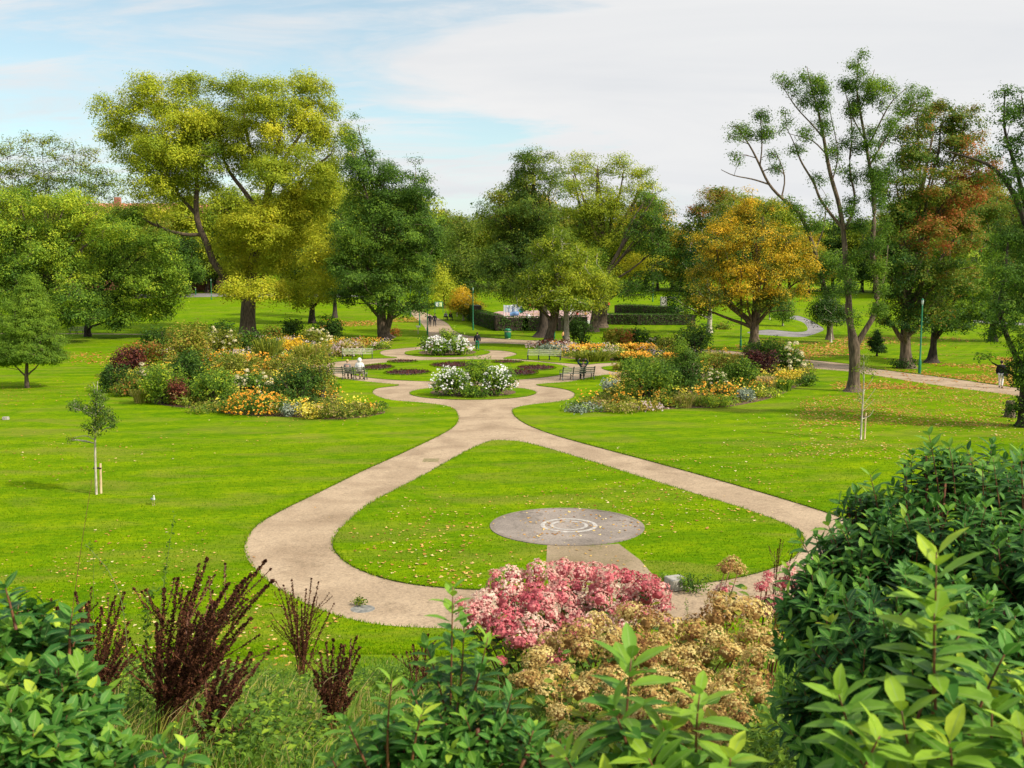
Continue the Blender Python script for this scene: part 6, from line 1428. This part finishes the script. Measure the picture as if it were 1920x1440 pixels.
def hydrangea(label, poly, n, meshes, rpx, hfun, leafn, lhue, extra=(), mind=22, color_lbl=None, rmul=(.8, 1.2)):
    xs = [p[0] for p in poly]; ys = [p[1] for p in poly]; pts = []; tries = 0
    while len(pts) < n and tries < 9000:
        tries += 1; x, y = R.uniform(min(xs), max(xs)), R.uniform(min(ys), max(ys))
        if inpoly(x, y, poly) and all((x - a) ** 2 + ((y - b) * 1.15) ** 2 > mind ** 2 for a, b, *_ in pts): pts.append((x, y, rpx * R.uniform(*rmul)))
    pts += list(extra)
    W = [(at_clear(x, y, hfun(x, y)), r) for x, y, r in pts]
    bx = sum(w[0].x for w in W) / len(W); by = sum(w[0].y for w in W) / len(W) + .1
    b = Vector((bx, by, float(hgt(bx, by)))); root = empty('hydrangea', b, label, 'hydrangea'); o = np.array(b)
    sm, lm = MB(), MB()
    for i, (p, rp) in enumerate(W):
        h = bpy.data.objects.new('flower_head', meshes[i % len(meshes)]); link(h, root); h.location = p - b
        s = rp * p.y / F / .1; h.scale = (s, s * R.uniform(.9, 1.1), s * R.uniform(.8, 1.05)); h.rotation_euler = (R.normal() * .35, R.normal() * .35, R.uniform(0, 6.28))
        q = np.array(p) - o; g = float(hgt(p.x * .6 + bx * .4, p.y)) - o[2]
        root_pt = np.array([q[0] * .55, q[1] * .7 + .1, g])
        sm.tube(bez(root_pt, (root_pt + q) / 2 + np.array([0, .05, .12]), q, 6), np.linspace(.009, .004, 6), 5)
        ln = leafn
        t = R.uniform(.45, .97, ln)[:, None]; base = root_pt * (1 - t) + q * t + R.normal(size=(ln, 3)) * .05
        dr = unit(ln); dr[:, 2] = np.abs(dr[:, 2]) * .3 - .15; dr[:, 1] -= .3
        L = R.uniform(.07, .12, ln); big_leaves(lm, base, dr, np.tile([0, -.25, 1.], (ln, 1)) + R.normal(size=(ln, 3)) * .3, L, L * .62, lhue + R.normal(size=ln) * .22)
    finish_leaves(lm, 'foliage', M['hydl'], root); sm.build('stems', M['stem_red'], root, smooth=True); return root
hydrangea('hydrangea bush covered in deep and pale pink flower heads', [(885, 1150), (905, 1110), (960, 1080), (1040, 1062), (1120, 1062), (1180, 1085), (1235, 1105), (1245, 1140), (1190, 1165), (1130, 1190), (1080, 1215), (1040, 1245), (1000, 1215), (945, 1195), (905, 1180)],
          68, pinkH, 24, lambda x, y: 9.9 - (y - 1062) / 200 * 1.3, 13, .46, extra=[(928, 1080, 14), (1010, 1290, 13), (940, 1240, 12), (985, 1265, 11), (1090, 1215, 15), (862, 1130, 13), (880, 1175, 12), (1215, 1125, 18)], mind=25)
hydrangea('sprawling hydrangea with faded tan and straw-coloured flower heads', [(985, 1270), (1040, 1190), (1100, 1165), (1180, 1150), (1240, 1175), (1310, 1160), (1370, 1120), (1430, 1150), (1445, 1230), (1430, 1310), (1400, 1370), (1330, 1400), (1230, 1410), (1130, 1400), (1060, 1390), (1030, 1330)],
          68, tanH, 29, lambda x, y: 8.1 - (y - 1150) / 260 * 3.0, 14, .62, extra=[(1360, 1068, 18), (1385, 1070, 17), (1372, 1056, 17), (1000, 1245, 22), (975, 1280, 22)], mind=30)
hydrangea('small pink hydrangea sprig group between the stone block and dark shrub', [(1415, 1110), (1470, 1060), (1495, 1090), (1460, 1150), (1420, 1150)], 9, pinkH, 14, lambda x, y: 9.0, 5, .4, extra=[(1357, 1108, 17), (1440, 1080, 11), (1480, 1066, 11), (1243, 1160, 10), (1255, 1165, 9)], mind=17)

# ---- docks gone to seed
def dock(label, base, tips, thick=1.0):
    thick *= .95; tips = list(tips) + [(x + R.uniform(-22, 22), y + R.uniform(15, 70)) for x, y in tips[::2]]
    b = at(*base); root = empty('dock_plant', b, label, 'weed'); o = np.array(b); sm, sd = MB(), MB()
    def seeds(P0, n, r, s):
        idx = R.integers(0, len(P0), n); t = R.random(n)[:, None]; i2 = np.minimum(idx + 1, len(P0) - 1)
        c = P0[idx] * (1 - t) + P0[i2] * t
        # whorls: quantise along the stem a little
        q = c + unit(n) * (r * (1.15 - .75 * (idx / len(P0))) * np.sqrt(R.random(n)))[:, None]
        add_leaves(sd, q, s, R.normal(.45, .22, n), np.array([0, 0, .3]), .9, .8, droop=0)
    for tx, ty in tips:
        Y = b.y + R.uniform(-.35, .35); t = np.array(at_depth(tx, ty, Y)) - o
        mid = t * .5 + np.array([-t[0] * .12, 0, t[2] * .06]); P = bez((R.normal() * .04, R.normal() * .04, -.03), mid, t, 14)
        ln = np.linalg.norm(t); sm.tube(P, np.linspace(.007, .002, 14), 4)
        seeds(P[4:], int(420 * ln * thick), .021, .018)
        nb = int(5 * thick + 3)
        for j in range(nb):
            i = int(R.integers(4, 11)); a = P[i]; d = nrm(P[i + 1] - P[i]); side = R.normal(size=3) * .55; side[2] = abs(side[2]) * .2
            e = a + (d + side) * ln * R.uniform(.12, .26); Q = bez(a, (a + e) / 2 + nrm(side) * .03, e, 6); sm.tube(Q, [.003] * 6, 3)
            seeds(Q, int(75 * thick), .016, .016)
    sm.build('stems', M['stem_red'], root); o2 = sd.build('seed_heads', M['dock'], root); o2['kind'] = 'stuff'; return root
dock('tallest dark red-brown seeding dock clump in the lower left', (300, 1400), [(388, 1048), (334, 1085), (308, 1105), (355, 1110), (428, 1095), (470, 1078), (497, 1052), (455, 1090), (400, 1130), (372, 1150), (420, 1160), (298, 1190), (335, 1200), (470, 1160), (440, 1200)], 1.1)
dock('lower leaning dock stems just right of the tallest clump', (375, 1440), [(470, 1225), (452, 1290), (430, 1240), (482, 1330), (410, 1260)], .9)
dock('brown seeding dock clump beside the left leafy shrub', (178, 1350), [(142, 1112), (108, 1140), (125, 1180), (190, 1140), (233, 1112), (212, 1130), (240, 1185), (228, 1235), (165, 1190), (200, 1200), (150, 1240)], 1.0)
dock('narrow upright brown dock cluster by the path edge', (565, 1290), [(523, 1105), (532, 1098), (547, 1088), (556, 1130), (574, 1105), (584, 1085), (597, 1092), (590, 1120), (566, 1150)], .55)
dock('dark short dock spikes below the narrow upright cluster', (620, 1395), [(600, 1225), (612, 1205), (625, 1200), (640, 1210), (650, 1235), (668, 1195), (674, 1230), (590, 1260)], .6)
dock('thin dark dock spikes left of the tall green shoot', (785, 1330), [(762, 1222), (775, 1210), (783, 1235), (803, 1190), (812, 1220), (795, 1250)], .5)
dock('single brown-green flower spire beside the dark shrub', (1445, 1220), [(1464, 1012), (1458, 1030), (1452, 1060)], .7)
# ---- thin stalks
def stalk(label, pts, leafy, mat='stem_g', r=.004, Y=None, lf=.03):
    b = at(*pts[0]); Y = Y or b.y; root = empty('tall_weed', b, label, 'weed'); o = np.array(b)
    P = np.array([at_depth(x, y, Y) for x, y in pts]) - o; t = np.linspace(0, len(P) - 1, 20); P = np.column_stack([np.interp(t, range(len(P)), P[:, i]) for i in range(3)])
    for _ in range(2): P[1:-1] = (P[:-2] + 2 * P[1:-1] + P[2:]) / 4
    m = MB(); m.tube(P, np.linspace(r, r * .4, 20), 4); m.build('stem', M[mat], root)
    if leafy:
        m = MB(); i = R.integers(5, 20, leafy); Q = P[i] + R.normal(size=(leafy, 3)) * .018; add_leaves(m, Q, lf, R.normal(.4, .15, leafy), np.array([0, 0, .5]), .7, .4, droop=.3); m.build('leaves', M['green'], root)
stalk('long straight thin stalk rising left over the lawn, beside the brown docks', [(118, 1330), (135, 1150), (150, 1040), (172, 900)], 30, 'stem_red', lf=.015)
stalk('arching green trailing stem in the lower left', [(250, 1360), (238, 1200), (228, 1120), (205, 1070), (180, 1042), (160, 1020)], 70)
stalk('leafy upright green stem in front of the lawn at lower left', [(285, 1330), (300, 1150), (312, 1060), (326, 968)], 90, lf=.04)
stalk('short vertical green stem under the arching one', [(172, 1250), (175, 1150), (176, 1040)], 8)
stalk('second leafy green stem beside the tallest docks', [(255, 1400), (262, 1300), (275, 1180), (280, 1110)], 120, lf=.045)
stalk('thin curved pale grass stalk across the dark spikes', [(555, 1400), (580, 1330), (610, 1275), (640, 1262)], 0, 'stake', .003)
stalk('green weed stem before the heart-shaped lawn', [(1300, 1230), (1290, 1160), (1285, 1120)], 60, lf=.035)
# ---- rough grass and weeds of the bank (uncountable)
def rough(n, y0, y1, hmin, hmax, mat, name, label, wd=.0022, hue=.4, xl=None):
    Y = R.uniform(0, 1, n) ** .8 * (y1 - y0) + y0; half = Y * .56 + .6; X = R.uniform(-1, 1, n) * half
    dens = np.sin(X * 1.7 + Y * 2.1) + np.sin(X * .9 - Y * 1.3) + R.normal(size=n) * 1.0; k = dens > -.5
    if xl: k &= (X / Y * F + CX < xl)
    X, Y, dens = X[k], Y[k], dens[k]; n = len(X); Z = hgt(X, Y)
    H = R.uniform(hmin, hmax, n) * np.clip((16.5 - Y) / 6, .15, 1) * (1 + .25 * dens.clip(-1, 1)); a = R.uniform(0, 6.28, n); L = H * R.uniform(.2, .9, n)
    B = np.column_stack([X, Y, Z - .02]); dr = np.column_stack([np.cos(a), np.sin(a), np.zeros(n)]); sd = np.column_stack([-np.sin(a + 1), np.cos(a + 1) * .5, np.zeros(n)]) * (wd * (.6 + Y * .12))[:, None]
    up = np.array([0, 0, 1.]); p1 = B + dr * (L * .35)[:, None] + up * (H * .6)[:, None]; p2 = B + dr * L[:, None] + up * (H * .9)[:, None]
    V = np.stack([B - sd, B + sd, p1 + sd * .8, p1 - sd * .8, p2], 1).reshape(-1, 3); m = MB()
    m.add(V, (np.arange(n) * 5)[:, None] + np.array([0, 1, 2, 3]), np.clip(hue + .15 * dens.clip(-1, 1) + R.normal(size=n) * .18, 0, 1))
    T = (np.arange(n) * 5)[:, None] + np.array([3, 2, 4]); m.f.append(T); m.h.append(np.clip(hue + R.normal(size=n) * .18, 0, 1)); m.m.append(np.zeros(n, int))
    o = m.build(name, M[mat]); tag(o, label, 'grass', kind='stuff')
M['rough'] = leafmat('rough_grass', [(0, (.03, .08, .01)), (.4, (.09, .2, .015)), (.7, (.2, .3, .03)), (.85, (.38, .33, .1)), (1, (.55, .42, .2))], trans=.3)
rough(80000, 3.0, 16.5, .08, .32, 'rough', 'rough_grass', 'rough uncut green grass covering the bank in the foreground')
rough(9500, 4.5, 9.5, .15, .38, 'straw', 'dry_grass', 'dry straw-coloured grass among the weeds on the bank', hue=.75, xl=1100)
# leafy weeds mixed in
n = 5200; Y = R.uniform(4.5, 12.5, n); X = R.uniform(-1, 1, n) * (Y * .54 + .5); dn = np.sin(X * 2.3 + 1) * np.sin(Y * 1.9) + R.normal(size=n) * .5; k = dn > .1; X, Y = X[k], Y[k]
idx = np.repeat(np.arange(len(X)), 22); hh = R.uniform(.05, 1, len(idx)) * (.15 + .25 * (np.sin(X * 3.1) ** 2)[idx]) * np.clip((14 - Y[idx]) / 5, .2, 1)
P = np.column_stack([X[idx], Y[idx], hgt(X[idx], Y[idx]) + hh]) + R.normal(size=(len(idx), 3)) * np.array([.06, .06, .02])
m = MB(); add_leaves(m, P, .05, R.normal(.42, .17, len(P)), np.array([0, -.1, 1.]), .6, .55); o = m.build('weeds', M['green']); tag(o, 'low leafy weeds growing through the rough grass of the bank', 'weeds', kind='stuff')
# ---------------------------------------------------------------- light, sky, camera
SUN_EL, SUN_AZ = math.radians(40), math.radians(120)   # azimuth clockwise from +Y
sd = Vector((math.sin(SUN_AZ) * math.cos(SUN_EL), math.cos(SUN_AZ) * math.cos(SUN_EL), math.sin(SUN_EL)))
L = bpy.data.lights.new('sun', 'SUN'); L.energy = 4.6; L.angle = math.radians(1.5); L.color = (1, .93, .80)
lo = bpy.data.objects.new('sun', L); COL.objects.link(lo); lo.rotation_euler = sd.to_track_quat('Z', 'Y').to_euler(); lo.location = (20, -20, 60)
W = bpy.data.worlds.new('World'); scene.world = W; W.use_nodes = True
nt = W.node_tree; nt.nodes.clear(); N = nt.nodes.new; Lk = nt.links.new
out = N('ShaderNodeOutputWorld'); sky = N('ShaderNodeTexSky'); sky.sky_type = 'NISHITA'; sky.sun_disc = False; sky.sun_elevation = SUN_EL; sky.sun_rotation = SUN_AZ; sky.ozone_density = 1.0; sky.air_density = 1.0
bg1 = N('ShaderNodeBackground'); bg1.inputs[1].default_value = .15; tq = N('ShaderNodeMix'); tq.data_type = 'RGBA'; tq.blend_type = 'MULTIPLY'; tq.inputs[0].default_value = 1; tq.inputs[7].default_value = (1.0, 1.12, .98, 1); Lk(sky.outputs[0], tq.inputs[6]); Lk(tq.outputs[2], bg1.inputs[0])
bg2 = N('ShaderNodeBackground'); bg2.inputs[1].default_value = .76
tc = N('ShaderNodeTexCoord'); sep = N('ShaderNodeSeparateXYZ'); Lk(tc.outputs['Generated'], sep.inputs[0])
zz = N('ShaderNodeMath'); zz.operation = 'MAXIMUM'; zz.inputs[1].default_value = .0; Lk(sep.outputs[2], zz.inputs[0])
za = N('ShaderNodeMath'); za.operation = 'ADD'; za.inputs[1].default_value = .22; Lk(zz.outputs[0], za.inputs[0])
dx = N('ShaderNodeMath'); dx.operation = 'DIVIDE'; Lk(sep.outputs[0], dx.inputs[0]); Lk(za.outputs[0], dx.inputs[1])
dy = N('ShaderNodeMath'); dy.operation = 'DIVIDE'; Lk(sep.outputs[1], dy.inputs[0]); Lk(za.outputs[0], dy.inputs[1])
cb_ = N('ShaderNodeCombineXYZ'); Lk(dx.outputs[0], cb_.inputs[0]); Lk(dy.outputs[0], cb_.inputs[1])
def nz(scale, det, dist, rough=.55, st=(1, 1, 1), loc=(0, 0, 0)):
    mp = N('ShaderNodeMapping'); mp.inputs['Scale'].default_value = st; mp.inputs['Location'].default_value = loc; Lk(cb_.outputs[0], mp.inputs[0])
    n = N('ShaderNodeTexNoise'); n.inputs['Scale'].default_value = scale; n.inputs['Detail'].default_value = det; n.inputs['Distortion'].default_value = dist; n.inputs['Roughness'].default_value = rough; Lk(mp.outputs[0], n.inputs[0]); return n
c1 = nz(1.1, 9, .7, .6, (.6, 1.25, 1), (1.0, 0.0, 0))
# more cover towards the right-hand sky, the blue opens at left
bias = N('ShaderNodeMapRange'); bias.inputs[1].default_value = -.9; bias.inputs[2].default_value = .9; bias.inputs[3].default_value = -.13; bias.inputs[4].default_value = .27; Lk(dx.outputs[0], bias.inputs[0])
ad = N('ShaderNodeMath'); ad.operation = 'ADD'; Lk(c1.outputs[0], ad.inputs[0]); Lk(bias.outputs[0], ad.inputs[1])
cr = N('ShaderNodeValToRGB'); cr.color_ramp.elements[0].position = .41; cr.color_ramp.elements[1].position = .61; cr.color_ramp.interpolation = 'EASE'; Lk(ad.outputs[0], cr.inputs[0])
c2 = nz(1.6, 7, .6, .55, (.6, 1.6, 1), (7.3, 2.2, 0))
cc = N('ShaderNodeValToRGB'); cc.color_ramp.elements[0].position = .3; cc.color_ramp.elements[0].color = (.88, .90, .93, 1); cc.color_ramp.elements[1].position = .7; cc.color_ramp.elements[1].color = (1, 1, 1, 1); Lk(c2.outputs[0], cc.inputs[0]); 
# cloud brightness boosted around the out-of-view sun, added as soft fill light
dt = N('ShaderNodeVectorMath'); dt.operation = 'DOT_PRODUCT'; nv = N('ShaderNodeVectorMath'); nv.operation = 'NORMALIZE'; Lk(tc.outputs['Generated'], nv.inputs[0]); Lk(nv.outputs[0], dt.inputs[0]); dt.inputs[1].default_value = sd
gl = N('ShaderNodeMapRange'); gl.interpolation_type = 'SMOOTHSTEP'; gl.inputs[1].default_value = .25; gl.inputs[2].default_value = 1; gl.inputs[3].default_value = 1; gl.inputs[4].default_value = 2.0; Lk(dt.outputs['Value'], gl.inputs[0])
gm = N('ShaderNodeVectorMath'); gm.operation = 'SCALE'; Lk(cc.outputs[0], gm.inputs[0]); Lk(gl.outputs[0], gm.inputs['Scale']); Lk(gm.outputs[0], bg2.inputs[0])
c3 = nz(1.9, 9, .9, .62, (.45, 1.7, 1), (4.4, 6.1, 0))
wr = N('ShaderNodeMapRange'); wr.interpolation_type = 'SMOOTHSTEP'; wr.inputs[1].default_value = .40; wr.inputs[2].default_value = .64; wr.inputs[3].default_value = .26; wr.inputs[4].default_value = .95; Lk(c3.outputs[0], wr.inputs[0])
hz_ = N('ShaderNodeMapRange'); hz_.interpolation_type = 'SMOOTHSTEP'; hz_.inputs[1].default_value = .17; hz_.inputs[2].default_value = .02; hz_.inputs[3].default_value = 0; hz_.inputs[4].default_value = .9; Lk(sep.outputs[2], hz_.inputs[0])
m1 = N('ShaderNodeMath'); m1.operation = 'MAXIMUM'; Lk(cr.outputs[0], m1.inputs[0]); Lk(wr.outputs[0], m1.inputs[1])
m2_ = N('ShaderNodeMath'); m2_.operation = 'MAXIMUM'; Lk(m1.outputs[0], m2_.inputs[0]); Lk(hz_.outputs[0], m2_.inputs[1])
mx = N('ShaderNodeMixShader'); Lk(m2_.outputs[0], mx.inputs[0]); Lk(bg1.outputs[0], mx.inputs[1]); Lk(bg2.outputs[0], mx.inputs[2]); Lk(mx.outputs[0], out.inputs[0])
cam = bpy.data.cameras.new('camera'); co = bpy.data.objects.new('camera', cam); COL.objects.link(co); scene.camera = co
co.location = (0, 0, CAMZ); co.rotation_euler = (math.pi / 2 - PITCH, 0, 0); cam.sensor_width = 36; cam.lens = F / 1920 * 36; cam.clip_end = 5000; cam.clip_start = .05
cam.dof.use_dof = True; cam.dof.focus_distance = 40; cam.dof.aperture_fstop = 8
scene.view_settings.view_transform = 'Standard'; scene.view_settings.look = 'None'; scene.view_settings.exposure = .22; scene.view_settings.gamma = 1
scene.cycles.max_bounces = 4; scene.cycles.diffuse_bounces = 2; scene.cycles.transparent_max_bounces = 4; scene.cycles.sample_clamp_indirect = 4
